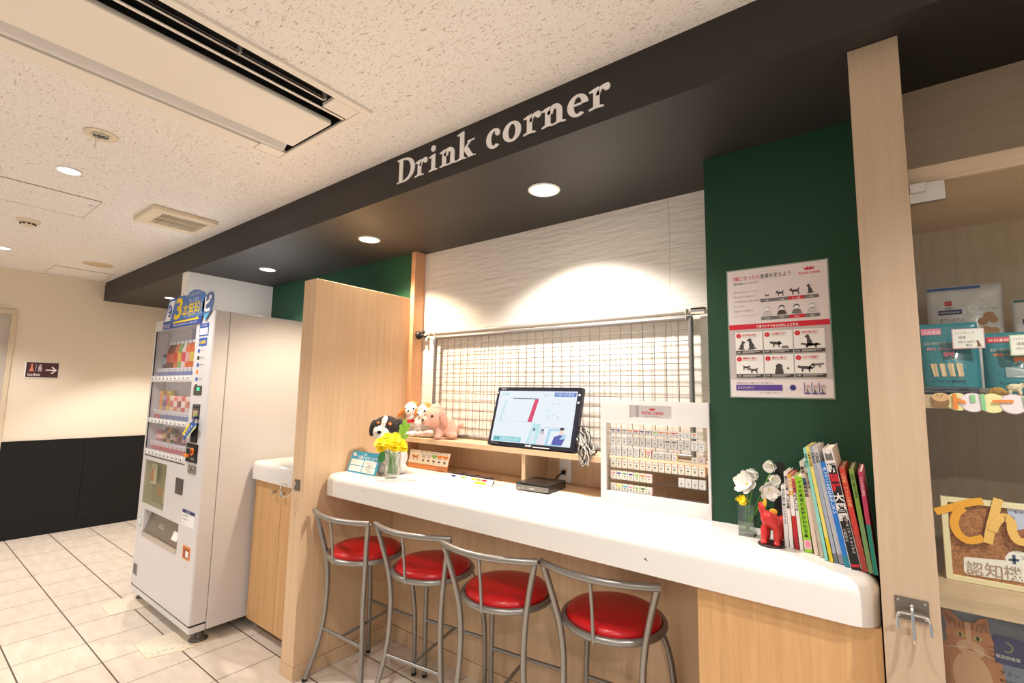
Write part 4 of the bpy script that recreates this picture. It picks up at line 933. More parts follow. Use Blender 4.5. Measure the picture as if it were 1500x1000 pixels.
plush('plush_dog', 'fluffy pink plush poodle sitting nearest the monitor', (-1.945, 1.928, ZB), 45, [
    ((-.040, -.006, .120), (.058, .052, .062), None, F_P), ((-.036, -.004, .172), (.034, .034, .022), None, F_P), ((-.084, -.022, .098), (.030, .030, .028), None, F_P),
    
    ((.016, .006, .068), (.060, .046, .062), None, F_P), ((.052, .012, .046), (.042, .044, .046), None, F_P), ((-.016, -.024, .030), (.020, .020, .032), None, F_P), ((-.022, -.034, .014), (.022, .024, .014), None, F_P), ((.056, -.030, .020), (.032, .026, .020), None, F_P),
    ((.082, .010, .064), (.020, .016, .016), None, F_P), ((.104, .008, .078), (.020, .018, .018), None, F_P)], .005,
    [('eye', eye(-.054, -.054, .126, .0075)), ('eye', eye(-.090, -.026, .130, .006)), ('nose', eye(-.104, -.044, .106, .0075))], ears=[((.008, -.046, .112), (.024, .016, .052), (0, -16, 0), fur('rose', (216, 158, 138))), ((-.070, .034, .118), (.020, .014, .044), None, fur('rose', None))])
plush('plush_dog', 'black and white mountain dog plush sitting on the counter behind the blue card', (-2.078, 1.698, .9725), 50, [
    ((-.036, 0, .236), (.072, .062, .062), None, F_B), ((-.050, -.038, .256), (.014, .034, .048), (0, 12, 0), F_W), ((-.058, -.036, .212), (.046, .042, .040), None, F_W), ((-.056, -.052, .190), (.032, .034, .028), None, F_W),
    
    ((-.010, .0, .140), (.052, .046, .050), None, F_K), ((.004, .006, .078), (.078, .064, .078), None, F_K), ((-.052, -.046, .030), (.030, .034, .030), None, F_K), ((.050, -.046, .030), (.030, .034, .030), None, F_K), ((.0, .012, .018), (.075, .060, .018), None, F_K)], .006,
    [('nose', (lambda m: (m.ell((-.070, -.080, .216), (.012, .009, .009), M_EYE), m)[1])(MB())), ('eyebrow', (lambda m: (m.ell((-.078, -.046, .262), (.008, .006, .007), F_O), m.ell((-.018, -.052, .256), (.010, .008, .009), F_O), m)[2])(MB())),
     ('tongue', (lambda m: (m.ell((-.040, -.080, .172), (.012, .008, .007), M_RED), m)[1])(MB())), ('eye', eye(-.082, -.048, .244, .005)), ('eye', eye(-.020, -.056, .240, .005)), ('harness', (lambda m: (m.tube([(-.010 + .055 * cos(a), .0 + .048 * sin(a), .142 + .004 * cos(a)) for a in [k * pi / 12 for k in range(24)]], .005, pbr('brown_strap', (110, 80, 60), .7), 8, closed=True), m)[1])(MB()))], ears=[((-.104, .0, .232), (.020, .028, .046), (0, 10, 0), F_B), ((.040, .004, .240), (.024, .032, .046), (0, -24, 0), F_B)])

# ------------------------------------------------------------------ flowers
M_STEM = pbr('green_stem', (96, 150, 52), .5); M_LEAF = pbr('green_leaf', (52, 122, 56), .45)
M_PETY = pbr('yellow_petal', (250, 224, 28), .6); M_PETW = pbr('white_petal', (246, 244, 236), .6)
def petal(m, c, d, up, L, w, mat, curl=.25):
    """one curved petal from c along d"""
    d = Vector(d).normalized(); up = Vector(up); up = (up - d * up.dot(d)).normalized(); s = d.cross(up); V = []; F = []
    for i, (t, ww) in enumerate(((0, .25), (.3, .8), (.65, 1), (.9, .7), (1, .15))):
        h = curl * L * t * t
        for j in (-1, 0, 1): V.append(Vector(c) + d * (L * t) + s * (w * ww * j) + up * (h + (.12 * w if j else 0)))
    for i in range(4):
        for j in range(2): F.append((i * 3 + j, i * 3 + j + 1, i * 3 + j + 4, i * 3 + j + 3))
    m.add(V, F, mat, True)
def mum(m, c, nrm, r, mat):
    n = Vector(nrm).normalized(); a = n.orthogonal().normalized(); b = n.cross(a)
    for ly, (cnt, tilt, L) in enumerate(((20, -.10, 1.12), (18, .16, 1.0), (14, .5, .8), (9, 1.0, .5))):
        for k in range(cnt):
            q = 2 * pi * k / cnt + ly * .3; dd = (a * cos(q) + b * sin(q)) * cos(tilt) + n * sin(tilt)
            petal(m, Vector(c) + n * (.003 * ly), dd, n, r * L, r * .11, mat, .12)
def leaf(m, c, d, up, L, w): petal(m, c, d, up, L, w, M_LEAF, -.15)
t = thing('flower_vase', 'fluted glass vase of yellow chrysanthemums on the counter', 'vase', (-1.945, 1.592, .972))
c = Vector((-1.945, 1.592, .972))
m = MB(); gm = glass('cut_glass', (251, 253, 252), 2.2, .05)
m.lathe([(0, .002), (.030, .002), (.036, .010), (.036, .030), (.039, .08), (.041, .145), (.043, .150), (.041, .152), (.038, .148), (.036, .08), (.033, .02), (0, .014)], c, gm, 64, flute=.035, nf=16); m.part('glass_vase', t)
m = MB(); heads = []
rt = Vector((.65, .76, 0)); fw = Vector((.76, -.65, 0))      # right and towards the viewer
for (a, h, f, r) in ((-.058, .172, .02, .034), (-.030, .196, .0, .030), (-.024, .168, .045, .034), (.008, .178, .03, .034), (.034, .166, .02, .034), (.012, .198, -.01, .028), (-.052, .148, .04, .026), (.010, .152, .05, .030), (.048, .148, .04, .026)):
    p = c + rt * a + fw * f + Z * h; heads.append(p); mm_ = MB(); mum(mm_, p, (rt * a * 6 + fw * .55 + Z * .8), r, M_PETY); mm_.part('flower_head', t)
for k, p in enumerate(heads): m.tube(spline([c + rt * (.01 * (k - 4) * .5) + Z * .02, c + rt * (.004 * (k - 4)) + Z * .10, p - Z * .008], 5), .0022, M_STEM, 6)
m.tube(spline([c + Z * .03, c + rt * .02 + Z * .15, c + rt * .052 + Z * .25], 5), .002, M_STEM, 6); m.part('stems', t)
m = MB()
for (a, h, dx, dz, L) in ((.044, .200, -.3, 1, .045), (.046, .212, .5, .8, .050), (.050, .228, -.5, .9, .040), (.052, .240, .7, .6, .035), (.05, .25, .1, 1, .04), (.038, .19, .9, .5, .04)):
    petal(m, c + rt * a + Z * h, rt * dx + Z * dz + fw * .2, fw, L, .011, M_LEAF2, -.15)
leaf(m, c - rt * .046 + fw * .045 + Z * .142, Z * -1 + rt * -.12 + fw * .15, fw, .060, .017); leaf(m, c + rt * .055 + fw * .04 + Z * .150, rt + Z * .1, Z, .03, .008)
m.part('leaves', t)

t = thing('flower_vase', 'small clear glass vase with white flowers in front of the green wall', 'vase', (-.343, 1.690, .972))
c = Vector((-.343, 1.690, .972))
m = MB(); s = .0225; th = .0022; gm2 = glass('prism_glass', (250, 252, 250), 2.4, .03)
for (a, b) in (((-s, -s, 0), (s, -s + th, .094)), ((-s, s - th, 0), (s, s, .094)), ((-s, -s, 0), (-s + th, s, .094)), ((s - th, -s, 0), (s, s, .094)), ((-s, -s, 0), (s, s, .012))): m.box(tuple(c + Vector(a)), tuple(c + Vector(b)), gm2, .0008)
m.part('glass_vase', t)
m = MB(); m.box(tuple(c + Vector((-s + .004, -s + .004, .013))), tuple(c + Vector((s - .004, s - .004, .042))), glass('water', (214, 226, 214), 1.0)); m.part('water', t)
FL = [((-.337, 1.690, 1.126), 'open', (-.3, -.85, .45), .044), ((-.315, 1.692, 1.168), 'bud', (-.3, -.8, -.3), .036), ((-.266, 1.695, 1.194), 'bud', (-.25, -.85, -.15), .034), ((-.270, 1.690, 1.152), 'bud', (.45, -.8, .0), .032), ((-.279, 1.684, 1.122), 'open', (.35, -.8, -.25), .036)]
st = MB()
for p, kind, nrm, r in FL:
    p = Vector(p); n = Vector(nrm).normalized(); a = n.orthogonal().normalized(); b = n.cross(a); m = MB()
    tilt = .25 if kind == 'open' else .80
    for ly in range(2 if kind == 'open' else 1):
        N6 = 6 if kind == 'open' else 5
        for k in range(N6):
            q = 2 * pi * (k + .5 * ly) / N6; petal(m, p + n * .003 * ly, (a * cos(q) + b * sin(q)) * cos(tilt + .25 * ly) + n * sin(tilt + .25 * ly), n, r * (1 - .12 * ly), r * (.30 if kind == 'open' else .50), M_PETW, .3)
    m.ell(tuple(p + n * .003), r * .13, pbr('pale_yellow_centre', (226, 222, 120), .7), n=10); m.part('flower_head', t)
    st.tube(spline([c + Vector((rnd.uniform(-.008, .008), rnd.uniform(-.008, .008), .014)), c + (p - c) * .45 + Vector((-.006, 0, .0)), p - n * .004], 6), .0018, M_STEM, 6)
st.part('stems', t)
m = MB(); p = Vector((-.352, 1.676, 1.070))
for k in range(9):
    q = 2 * pi * k / 9; petal(m, p, Vector((cos(q), .35 * sin(q), .35 + .35 * sin(q))), Z, .024, .008, M_PETY, .3)
m.ell(tuple(p), (.012, .010, .008), M_PETY, n=10); m.part('flower_head', t, 'small yellow flower head at the vase rim')

# ------------------------------------------------------------------ cards and tray on the counter
t = thing('counter_card', 'light blue and white notice card leaning on the black and white plush', 'card', (-2.15, 1.585, .972))
sl = math.atan2(.035, .105); vv = Vector((0, sin(sl), cos(sl))); o = Vector((-2.278, 1.560, .9725)); nn = X.cross(vv)
w_, h_ = .242, .112; r = .012
def rr(w, h, r, n=5, x0=0, y0=0): return [(x0 + cx + r * cos(a), y0 + cy + r * sin(a)) for cx, cy, s in ((w - r, r, -90), (w - r, h - r, 0), (r, h - r, 90), (r, r, 180)) for a in [radians(s + 90 * k / n) for k in range(n + 1)]]
m = MB(); m.prism(rr(w_, h_, r), o - nn * .002, X, vv, .002, pbr('card_blue', (52, 164, 204), .4)); p0 = o + nn * .0004
for (x, y, w, h) in ((.012, .040, .105, .030), (.124, .038, .104, .032), (.012, .008, .105, .028), (.124, .007, .104, .028)): m.prism(rr(w, h, .005, 3, x, y), p0 - nn * .0003, X, vv, .0004, M_PAPER)
m.ell(tuple(p0 + X * .030 + vv * .088), (.017, .0006, .016), M_PAPER); m.text('ご案内', p0 + X * .10 + vv * .094, X, vv, .011, M_PAPER); m.text('お願いいたします', p0 + X * .06 + vv * .076, X, vv, .018, M_PAPER, w=.165, bold=.01)
p1 = p0 + nn * .0006
for (x, y) in ((.14, .054), (.16, .042), (.15, .022), (.17, .012)): m.text('受付窓口', p1 + X * x + vv * y, X, vv, .010, M_GREY)
m.part('card', t)
m = MB(); m.prism([(0, 0), (.020, 0), (.006, .06)], o + X * .20 - nn * .0035 + Y * .005, Y, vv, .001, M_PAPER); m.part('easel_leg', t)
t = thing('counter_card', 'cream card with orange dog and row of dog symbols under the shelf', 'card', (-2.0, 1.90, .975))
vv = Vector((0, .22, .975)).normalized(); o = Vector((-2.168, 1.885, .976)); nn = X.cross(vv)
m = MB(); m.prism([(0, 0), (.315, 0), (.320, .095), (-.004, .095)], o - nn * .003, X, vv, .003, pbr('caramel_board', (204, 128, 76), .5)); m.part('board', t)
m = MB(); p0 = o + nn * .0004; m.prism([(.0, .024), (.312, .024), (.320, .095), (.0, .095)], p0, X, vv, .0004, pbr('cream_card', (250, 236, 214), .5)); p0 = p0 + nn * .0008
DOG = [(0, .42), (.05, .62), (.16, .66), (.2, .55), (.62, .55), (.80, .70), (.84, .66), (.74, .5), (.76, 0), (.66, 0), (.64, .28), (.34, .28), (.32, 0), (.22, 0), (.20, .36), (.12, .42)]
DOGW = [(0, .50), (.02, .62), (.10, .66), (.14, .80), (.22, .78), (.28, .60), (.74, .60), (.92, .84), (.96, .80), (.84, .52), (.86, .26), (.90, .02), (.80, .0), (.76, .26), (.70, .34), (.38, .32), (.36, 0), (.27, 0), (.26, .34), (.20, .42), (.12, .46)]
def shape(m, P, o, u, v, w, h, mat, flip=False): m.poly([Vector(o) + Vector(u) * ((1 - a if flip else a) * w) + Vector(v) * (b * h) for a, b in P], mat)
shape(m, DOGW, p0 + X * .020 + vv * .040, X, vv, .060, .040, pbr('orange_brown_print', (206, 120, 70), .6))
m.text('あなたの犬種にあった量を選びましょう', p0 + X * .010 + vv * .084, X, vv, .010, M_INK, w=.29)
for k, cc in enumerate((M_LGREY, M_LGREY, M_LIME, M_ORANGE, M_ORANGE)):
    x = .100 + .042 * k; m.quad(p0 + X * x + vv * .066, X, vv, .039, .013, cc); shape(m, DOGW, p0 + X * (x + .008) + vv * .032, X, vv, .022, .026, M_INK)
    m.quad(p0 + X * (x + .006) + vv * .060, X, vv, .026, .003, M_INK)
m.part('printed_card', t)
t = thing('leaflet_tray', 'clear low tray with a coloured index strip and dark leaflets on the counter', 'tray', (-1.575, 1.78, .972))
o = Vector((-1.735, 1.738, .972)); L = .315
m = MB(); m.prism([(0, 0), (.022, .030), (.078, .034), (.080, 0), (.077, 0), (.075, .031), (.024, .027), (.003, 0)], o, Y, Z, L, M_ACRYL); m.prism([(0, 0), (.022, .03), (.078, .034), (.080, 0)], o, Y, Z, .003, M_ACRYL); m.prism([(0, 0), (.022, .03), (.078, .034), (.080, 0)], o + X * (L - .003), Y, Z, .003, M_ACRYL); m.part('acrylic_tray', t)
m = MB(); m.box((o.x + .004, o.y + .025, .9725), (o.x + L - .045, o.y + .072, 1.0), pbr('dark_brown_leaflets', (70, 48, 40), .6), .002)
for k in range(9): m.box((o.x + .006 + .03 * k, o.y + .026, 1.0), (o.x + .030 + .03 * k, o.y + .070, 1.0015 + .002 * (k % 3)), MATS['dark_brown_leaflets'])
m.part('leaflets', t)
m = MB(); sv = Vector((0, .022, .030)).normalized(); so = o + Vector((.006, -.0005, .001)); m.prism([(0, 0), (L - .012, 0), (L - .012, .034), (0, .034)], so, X, sv, .0003, M_PAPER); so = so + X.cross(sv) * .0006
for k in range(9): m.quad(so + X * (.006 + .033 * k) + sv * .020, X, sv, .030, .010, (M_LGREY, M_NAVY, M_LGREY, M_LIME, M_PAPER, M_YELLOW, M_ORANGE, M_RED, M_LGREY)[k])
m.text('フードのご案内 自由にお取りください', so + X * .01 + sv * .007, X, sv, .009, M_RED, w=.17); m.quad(so + X * .20 + sv * .004, X, sv, .07, .012, M_YELLOW); m.part('index_strip', t)

# ------------------------------------------------------------------ sample display case
def translucent(name, col, k):
    m = pbr(name, col, .35); nt = m.node_tree; L = nt.links.new; b = nt.nodes['Principled BSDF']; o = [n for n in nt.nodes if n.type == 'OUTPUT_MATERIAL'][0]
    tr = nt.nodes.new('ShaderNodeBsdfTranslucent'); tr.inputs['Color'].default_value = lin(col); mx = nt.nodes.new('ShaderNodeMixShader'); mx.inputs['Fac'].default_value = k
    L(b.outputs['BSDF'], mx.inputs[1]); L(tr.outputs['BSDF'], mx.inputs[2]); L(mx.outputs['Shader'], o.inputs['Surface']); return m
M_WACR = translucent('white_acrylic', (248, 246, 244), .22)
t = thing('display_case', 'white open display case with clear ledges of small sample packs', 'display case', (-.69, 1.86, .972))
x0, x1, y0, y1, z0, z1 = -.902, -.478, 1.795, 1.861, .9725, 1.378; wx0, wx1, wz0, wz1 = -.878, -.486, 1.024, 1.290
m = MB()
m.box((x0, y0, z0), (wx0, y0 + .012, z1), M_WACR, .001); m.box((wx1, y0, z0), (x1, y0 + .012, z1), M_WACR, .001); m.box((wx0, y0, z0), (wx1, y0 + .012, wz0), M_WACR, .001)
sx0, sx1, sz0, sz1 = -.778, -.612, 1.314, 1.362
m.box((wx0, y0, wz1), (wx1, y0 + .012, sz0), M_WACR); m.box((wx0, y0, sz1), (wx1, y0 + .012, z1), M_WACR); m.box((wx0, y0, sz0), (sx0, y0 + .012, sz1), M_WACR); m.box((sx1, y0, sz0), (wx1, y0 + .012, sz1), M_WACR)
m.box((x0, y0 + .012, z0), (x0 + .008, y1, z1), M_WACR); m.box((x1 - .008, y0 + .012, z0), (x1, y1, z1), M_WACR); m.box((x0, y0 + .012, z0), (x1, y1, z0 + .02), M_WACR)
m.part('frame', t)
m = MB(); m.box((sx0, y0 + .008, sz0), (sx1, y0 + .012, sz1), pbr('silver_sign', (216, 210, 208), .4)); m.box((sx0 + .024, y0 + .0072, sz0), (sx0 + .036, y0 + .009, sz1), pbr('grey_stripe', (180, 174, 172), .4))
m.text('ROYAL CANIN', (-.688, y0 + .0074, 1.328), X, Z, .017, M_RED, align='C', bold=.02, w=.084); m.text('HEALTH NUTRITION', (-.688, y0 + .0074, 1.319), X, Z, .006, M_GREY, align='C')
cr = [(-.010, 0), (.010, 0), (.013, .008), (.006, .004), (.004, .010), (0, .004), (-.004, .010), (-.006, .004), (-.013, .008)]
m.poly([(-.688 + a, y0 + .0074, 1.344 + b) for a, b in cr], M_RED); m.part('sign', t)
LZ = [1.246, 1.203, 1.160, 1.113, 1.068, 1.021]
for z in LZ:
    m = MB(); m.box((x0 + .008, y0 + .014, z - .002), (x1 - .008, y0 + .055, z), M_ACRYL); m.box((x0 + .008, y0 + .014, z), (x1 - .008, y0 + .0155, z + .008), M_ACRYL); m.part('ledge', t)
CB = pbr('pack_cream', (248, 240, 224), .5)
def pk(n, c): return pbr('pack_' + n, c, .5)
def sample(row, j, x, w, h, body, accent, band, words):
    w *= 1.10
    t = thing('sample_pack', words, 'sample pack', (x, y0 + .030, LZ[row] + .0005), 0, 'sample packs in the display case')
    d = .014; m = MB(); y = y0 + .022; z = LZ[row] + .0005
    m.box((x - w / 2, y, z), (x + w / 2, y + d, z + h), body, .001)
    if accent: m.box((x - w / 2 - .0006, y + .002, z), (x - w / 2 + .002, y + d, z + h), accent); m.box((x + w / 2 - .0012, y + .001, z), (x + w / 2 + .0006, y + d, z + h), accent)
    m.part('pack', t)
    m = MB(); yf = y - .0006
    if band: m.box((x - w * .36, yf, z + h * .62), (x + w * .36, yf + .0005, z + h * .82), band)
    m.box((x - w * .20, yf, z + h * .38), (x + w * .20, yf + .0005, z + h * .48), M_INK if row in (3,) else M_GREY)
    m.box((x - w * .12, yf, z + h * .22), (x + w * .12, yf + .0005, z + h * .28), M_GREY); m.part('label', t)
PX = lambda j: -.858 + .0246 * j
NM = ['top', 'second', 'third', 'fourth', 'fifth', 'bottom']
pin_, ora, yel, gre, tea, pur, nav, whi, clr, blk, red = [pk(*a) for a in (('pink', (240, 170, 190)), ('orange', (236, 150, 70)), ('yellow', (244, 214, 120)), ('green', (160, 200, 90)), ('teal', (90, 190, 200)), ('purple', (110, 80, 160)), ('navy', (60, 80, 150)), ('white', (244, 242, 240)), ('translucent', (226, 222, 216)), ('black', (60, 54, 52)), ('red', (210, 60, 56)))]
def row(r, spec):
    for (j, w, h, body, acc, band, cn) in spec:
        sample(r, j, PX(j), w, h, body, acc, band, '%s sample pack, %s from left, %s ledge of display case' % (cn, ORDW[j], NM[r]))
row(0, [(j, .020, .020, whi, b, bb, cn) for j, (b, bb, cn) in enumerate([(red, M_NAVY, 'red edged low'), (yel, M_NAVY, 'yellow edged low'), (ora, M_GREY, 'orange edged low'), (red, M_ORANGE, 'red edged low'), (red, M_RED, 'red topped low'), (ora, M_NAVY, 'orange edged low'), (red, M_NAVY, 'red edged low'), (gre, M_LIME, 'green topped low'), (ora, M_ORANGE, 'orange topped low'), (yel, M_ORANGE, 'yellow edged low'), (red, M_RED, 'red topped low'), (None, M_LGREY, 'plain white low'), (None, M_LGREY, 'plain white low'), (None, M_ORANGE, 'plain pale low')])])
row(1, [(j, .020, .034, clr if 2 < j < 13 else whi, None if j else yel, M_LGREY if j not in (9, 10) else M_GREY, 'tall pale grey' if j < 14 else 'tall cream') for j in range(15)])
row(2, [(j, .020, .032, whi, blk, M_LGREY, 'black sided white') for j in range(5)] + [(5, .019, .030, CB, yel, M_LGREY, 'cream'), (6, .019, .030, CB, red, M_PINK, 'pink and cream')] + [(j, .020, .024, clr, None, M_LGREY, 'short translucent') for j in (7, 8, 9)] + [(10, .016, .028, whi, yel, M_LGREY, 'narrow white'), (13, .020, .018, CB, ora, M_LGREY, 'low cream'), (14, .022, .022, pk('rose', (232, 206, 200)), None, M_LGREY, 'short rose')])
row(3, [(j, .020, .034, CB, ora if j % 3 else yel, M_LGREY, 'cream and orange edged') for j in range(15)])
row(4, [(j, .020, .032, CB, a, b, n) for j, (a, b, n) in enumerate([(pin_, M_PINK, 'pink marked'), (whi, M_BLUE, 'blue marked'), (whi, MATS['seal_green'], 'grey green marked'), (pur, M_PURPLE, 'purple marked'), (gre, M_LIME, 'green marked'), (ora, M_ORANGE, 'orange marked'), (pin_, M_PINK, 'pink marked')])] + [(j, .020, .032, clr, None, M_LGREY, 'plain translucent') for j in (11, 12, 13, 14)])
row(5, [(j, .020, .030, CB, a, b, n) for j, (a, b, n) in enumerate([(yel, M_LGREY, 'plain cream'), (yel, M_YELLOW, 'yellow marked'), (tea, M_TEAL, 'teal marked'), (pin_, M_PINK, 'pink marked'), (gre, M_LIME, 'light green marked'), (gre, pbr('dark_green_print', (60, 110, 60), .6), 'dark green marked'), (pin_, M_LGREY, 'pale pink edged')])])

# ------------------------------------------------------------------ poster on the green column
t = thing('wall_poster', 'laminated white, red and grey pet care poster on the dark green wall', 'poster', (-.25, 1.80, 1.40))
px0, px1, pz0, pz1, py = -.402, -.105, 1.402, 1.843, 1.7985
PW, PH = px1 - px0, pz1 - pz0
m = MB(); m.box((px0, py - .0006, pz0), (px1, 1.7998, pz1), pbr('poster_paper', (236, 226, 226), .35, coat=.3))
L0 = py - .0010; L1 = py - .0014; L2 = py - .0018
def P(a, b, y=L0): return Vector((px0 + a * PW, y, pz1 - b * PH))
def q(a0, a1, b0, b1, mat, y=L0): m.add([P(a0, b1, y), P(a1, b1, y), P(a1, b0, y), P(a0, b0, y)], [(0, 1, 2, 3)], mat)
def tx(s, a, b, h, mat, w=None, y=L0, bold=0.0, align='L'): m.text(s, P(a, b, y), X, Z, h * PH, mat, w=w * PW if w else None, bold=bold, align=align)
PRD, PGY, PDK = M_RED, pbr('poster_grey', (198, 190, 190), .5), pbr('poster_dark', (74, 68, 66), .6)
tx('7歳になったら', .055, .082, .040, PRD, .29, bold=.006); tx('食事を変えよう', .35, .082, .040, PDK, .31, bold=.006); tx('食事で始めるエイジングケア', .055, .115, .018, PDK, .28, bold=.015)
tx('ROYAL CANIN', .735, .088, .024, PRD, .20, bold=.02); m.poly([P(.835 + a * 4, .058 - b * 3.0) for a, b in cr], PRD)
for k, s in enumerate(('年齢の変化は見えにくいもの', '7歳は人間でいえば四十代', 'その食生活の切り替え時期が', '来ています。', '毎日食べる食事から', 'エイジングケアをはじめましょう')): tx(s, .055, .182 + k * .038, .014, M_GREY, (.27, .24, .29, .13, .21, .26)[k])
SIT = [(.10, 0), (.62, 0), (.66, .08), (.90, .02), (.92, .10), (.70, .20), (.66, .46), (.48, .66), (.46, .82), (.38, .96), (.26, 1), (.18, .92), (.02, .84), (.02, .76), (.16, .74), (.22, .60), (.20, .40), (.24, .12), (.10, .08)]
CAT = [(0, .46), (.04, .62), (.08, .72), (.13, .64), (.22, .60), (.64, .58), (.80, .52), (.96, .34), (1, .38), (.86, .60), (.74, .66), (.78, .30), (.80, 0), (.72, 0), (.68, .28), (.40, .34), (.34, .02), (.27, .02), (.26, .36), (.14, .40)]
for r, b0 in enumerate((.245, .385)):
    q(.345, .915, b0, b0 + .026, M_GREY); q(.625, .775, b0, b0 + .026, PRD, L1)
    for k in range(4): tx(('1歳', '1〜6歳', '7〜10歳', '11歳〜')[k] if r == 0 else ('乳児', '青年', '中年', '高齢')[k], (.41, .555, .70, .845)[k], b0 + .021, .016, M_PAPER, y=L2, align='C')
for k, (a, w, h, sh) in enumerate(((.39, .05, .03, DOGW), (.50, .09, .055, DOGW), (.635, .11, .065, DOGW), (.80, .08, .07, SIT))): shape(m, sh, P(a, .235), X, Z, w * PW, h * PH, PDK)
def disc(a, b, r, mat, y=L0): m.poly([P(a + r * cos(k * pi / 8), b + r * .68 * sin(k * pi / 8), y) for k in range(16)], mat)
for k, a in enumerate((.41, .555, .70, .845)):
    disc(a, .325, .030, PDK if k in (1, 2) else M_LGREY); disc(a, .332, .024, M_PAPER, L1); shape(m, [(0, 0), (1, 0), (.85, .8), (.6, 1), (.4, 1), (.15, .8)], P(a - .05, .378, L1), X, Z, .10 * PW, .036 * PH, (M_LGREY, PDK, M_GREY, M_LGREY)[k])
q(0, 1, .435, .475, PRD); tx('食事でケアできる年齢による変化', .5, .468, .024, M_PAPER, .42, y=L1, bold=.015, align='C')
q(0, 1, .475, .865, PGY)
icons = (SIT, CAT, SIT, DOGW, SIT, CAT)
for k in range(6):
    a = .065 + (k % 3) * .298; b = .497 + (k // 3) * .183; q(a, a + .285, b, b + .172, M_PAPER, L1); q(a, a + .285, b + .145, b + .172, PDK, L2)
    disc(a + .035, b + .028, .027, PRD, L2); tx('?', a + .035, b + .036, .020, M_PAPER, y=L2 - .0004, align='C')
    tx(('消化機能の衰え', '食欲量の低下', '免疫機能の低下', '関節の衰え', '歯の衰え', '腎臓の機能低下')[k], a + .075, b + .030, .018, PRD, .15, y=L2, bold=.015); q(a + .075, a + .22, b + .036, b + .040, M_LGREY, L2)
    tx('対策', a + .03, b + .164, .014, M_PAPER, y=L2 - .0004, align='C'); q(a + .07, a + .25, b + .152, b + .156, M_LGREY, L2 - .0004); q(a + .07, a + .20, b + .161, b + .165, M_LGREY, L2 - .0004)
    if k == 0: shape(m, SIT, P(a + .015, b + .138, L2), X, Z, .09 * PW, .07 * PH, PDK, True); shape(m, SIT, P(a + .12, b + .138, L2), X, Z, .11 * PW, .09 * PH, PDK)
    elif k == 1: shape(m, CAT, P(a + .06, b + .130, L2), X, Z, .12 * PW, .075 * PH, PDK); shape(m, [(0, 0), (1, 0), (.8, .8), (.2, .8)], P(a + .17, b + .138, L2), X, Z, .08 * PW, .025 * PH, M_GREY)
    elif k == 2: shape(m, SIT, P(a + .10, b + .130, L2), X, Z, .10 * PW, .09 * PH, PDK); shape(m, CAT, P(a + .06, b + .140, L2), X, Z, .19 * PW, .055 * PH, PDK)
    elif k == 3: shape(m, DOG, P(a + .05, b + .115, L2), X, Z, .10 * PW, .055 * PH, PDK, True); shape(m, DOG, P(a + .13, b + .138, L2), X, Z, .12 * PW, .06 * PH, PDK)
    elif k == 4: shape(m, [(0, 0), (1, 0), (.95, .4), (.85, .6), (.9, .85), (.65, 1), (.35, 1), (.1, .85), (.15, .6), (.05, .4)], P(a + .10, b + .145, L2), X, Z, .085 * PW, .075 * PH, PDK); disc(a + .23, b + .105, .012, M_GREY, L2)
    else: shape(m, CAT, P(a + .02, b + .135, L2), X, Z, .15 * PW, .075 * PH, PDK); shape(m, CAT, P(a + .14, b + .105, L2), X, Z, .13 * PW, .055 * PH, M_GREY, True)
tx('年齢段階に対応した栄養バランスの良い食事でケア', .06, .898, .014, PDK, .38); q(.055, .53, .908, .952, M_PURPLE); tx('エイジングケア', .075, .939, .024, M_PAPER, .17, y=L1); tx('詳しくは獣医師にご相談ください', .31, .972, .011, M_GREY, .22)
m.poly([P(.63 + .034 * cos(k * pi / 3), .928 + .024 * sin(k * pi / 3)) for k in range(6)], M_PURPLE); m.poly([P(.63 + .022 * cos(k * pi / 3), .928 + .016 * sin(k * pi / 3), L1) for k in range(6)], M_NAVY)
for k, aa in enumerate((.56, .69)): q(aa, aa + .03, .94, .944, M_LGREY)
for k in range(3): a = .735 + .068 * k; q(a, a + .060, .905, .975, M_LGREY); q(a, a + .007, .89, .975, M_PURPLE, L1); q(a + .02, a + .052, .915, .920, PRD, L1); shape(m, SIT, P(a + .02, .962, L1), X, Z, .025 * PW, .03 * PH, PDK); q(a + .01, a + .055, .963, .975, M_PURPLE, L1)
m.part('printed_sheet', t)
m = MB(); m.box((px0 - .004, py + .0002, pz0 - .004), (px1 + .004, 1.7999, pz1 + .004), pbr('laminate_edge', (150, 168, 158), .25)); m.part('laminate_border', t)

# ------------------------------------------------------------------ figurine, bookend and books
t = thing('animal_figurine', 'small red animal figurine with raised tail on a dark base', 'figurine', (-.262, 1.64, .972))
c = Vector((-.267, 1.622, .972)); FR = pbr('red_lacquer', (196, 40, 36), .4); FY = pbr('yellow_lacquer', (224, 170, 40), .45)
m = MB(); m.lathe([(0, 0), (.034, 0), (.036, .003), (.033, .006), (0, .006)], c, pbr('dark_maroon_base', (52, 26, 24), .45), 32); m.part('base', t)
E_ = lambda a, b, z: (c.x + a, c.y + b, c.z + z)
b = blob([(E_(.004, .004, .068), (.022, .028, .022), None, FR), (E_(-.006, -.012, .078), (.018, .018, .022), None, FR), (E_(-.018, -.014, .098), (.009, .010, .026), (0, -16, 0), FR), (E_(-.012, -.008, .118), (.0055, .007, .016), (0, 8, 0), FY),
  (E_(-.016, -.014, .034), (.009, .010, .030), None, FR), (E_(.016, -.012, .034), (.009, .010, .030), None, FR), (E_(-.012, .022, .034), (.008, .009, .030), None, FR), (E_(.022, .024, .034), (.008, .009, .030), None, FR), (E_(-.017, -.018, .011), (.010, .013, .006), None, FR), (E_(.017, -.016, .011), (.010, .013, .006), None, FR),
  (E_(.024, .034, .060), (.014, .016, .022), None, FR), (E_(.004, .030, .090), (.012, .006, .010), None, FY)], .0028, 3); b.part('body', t)
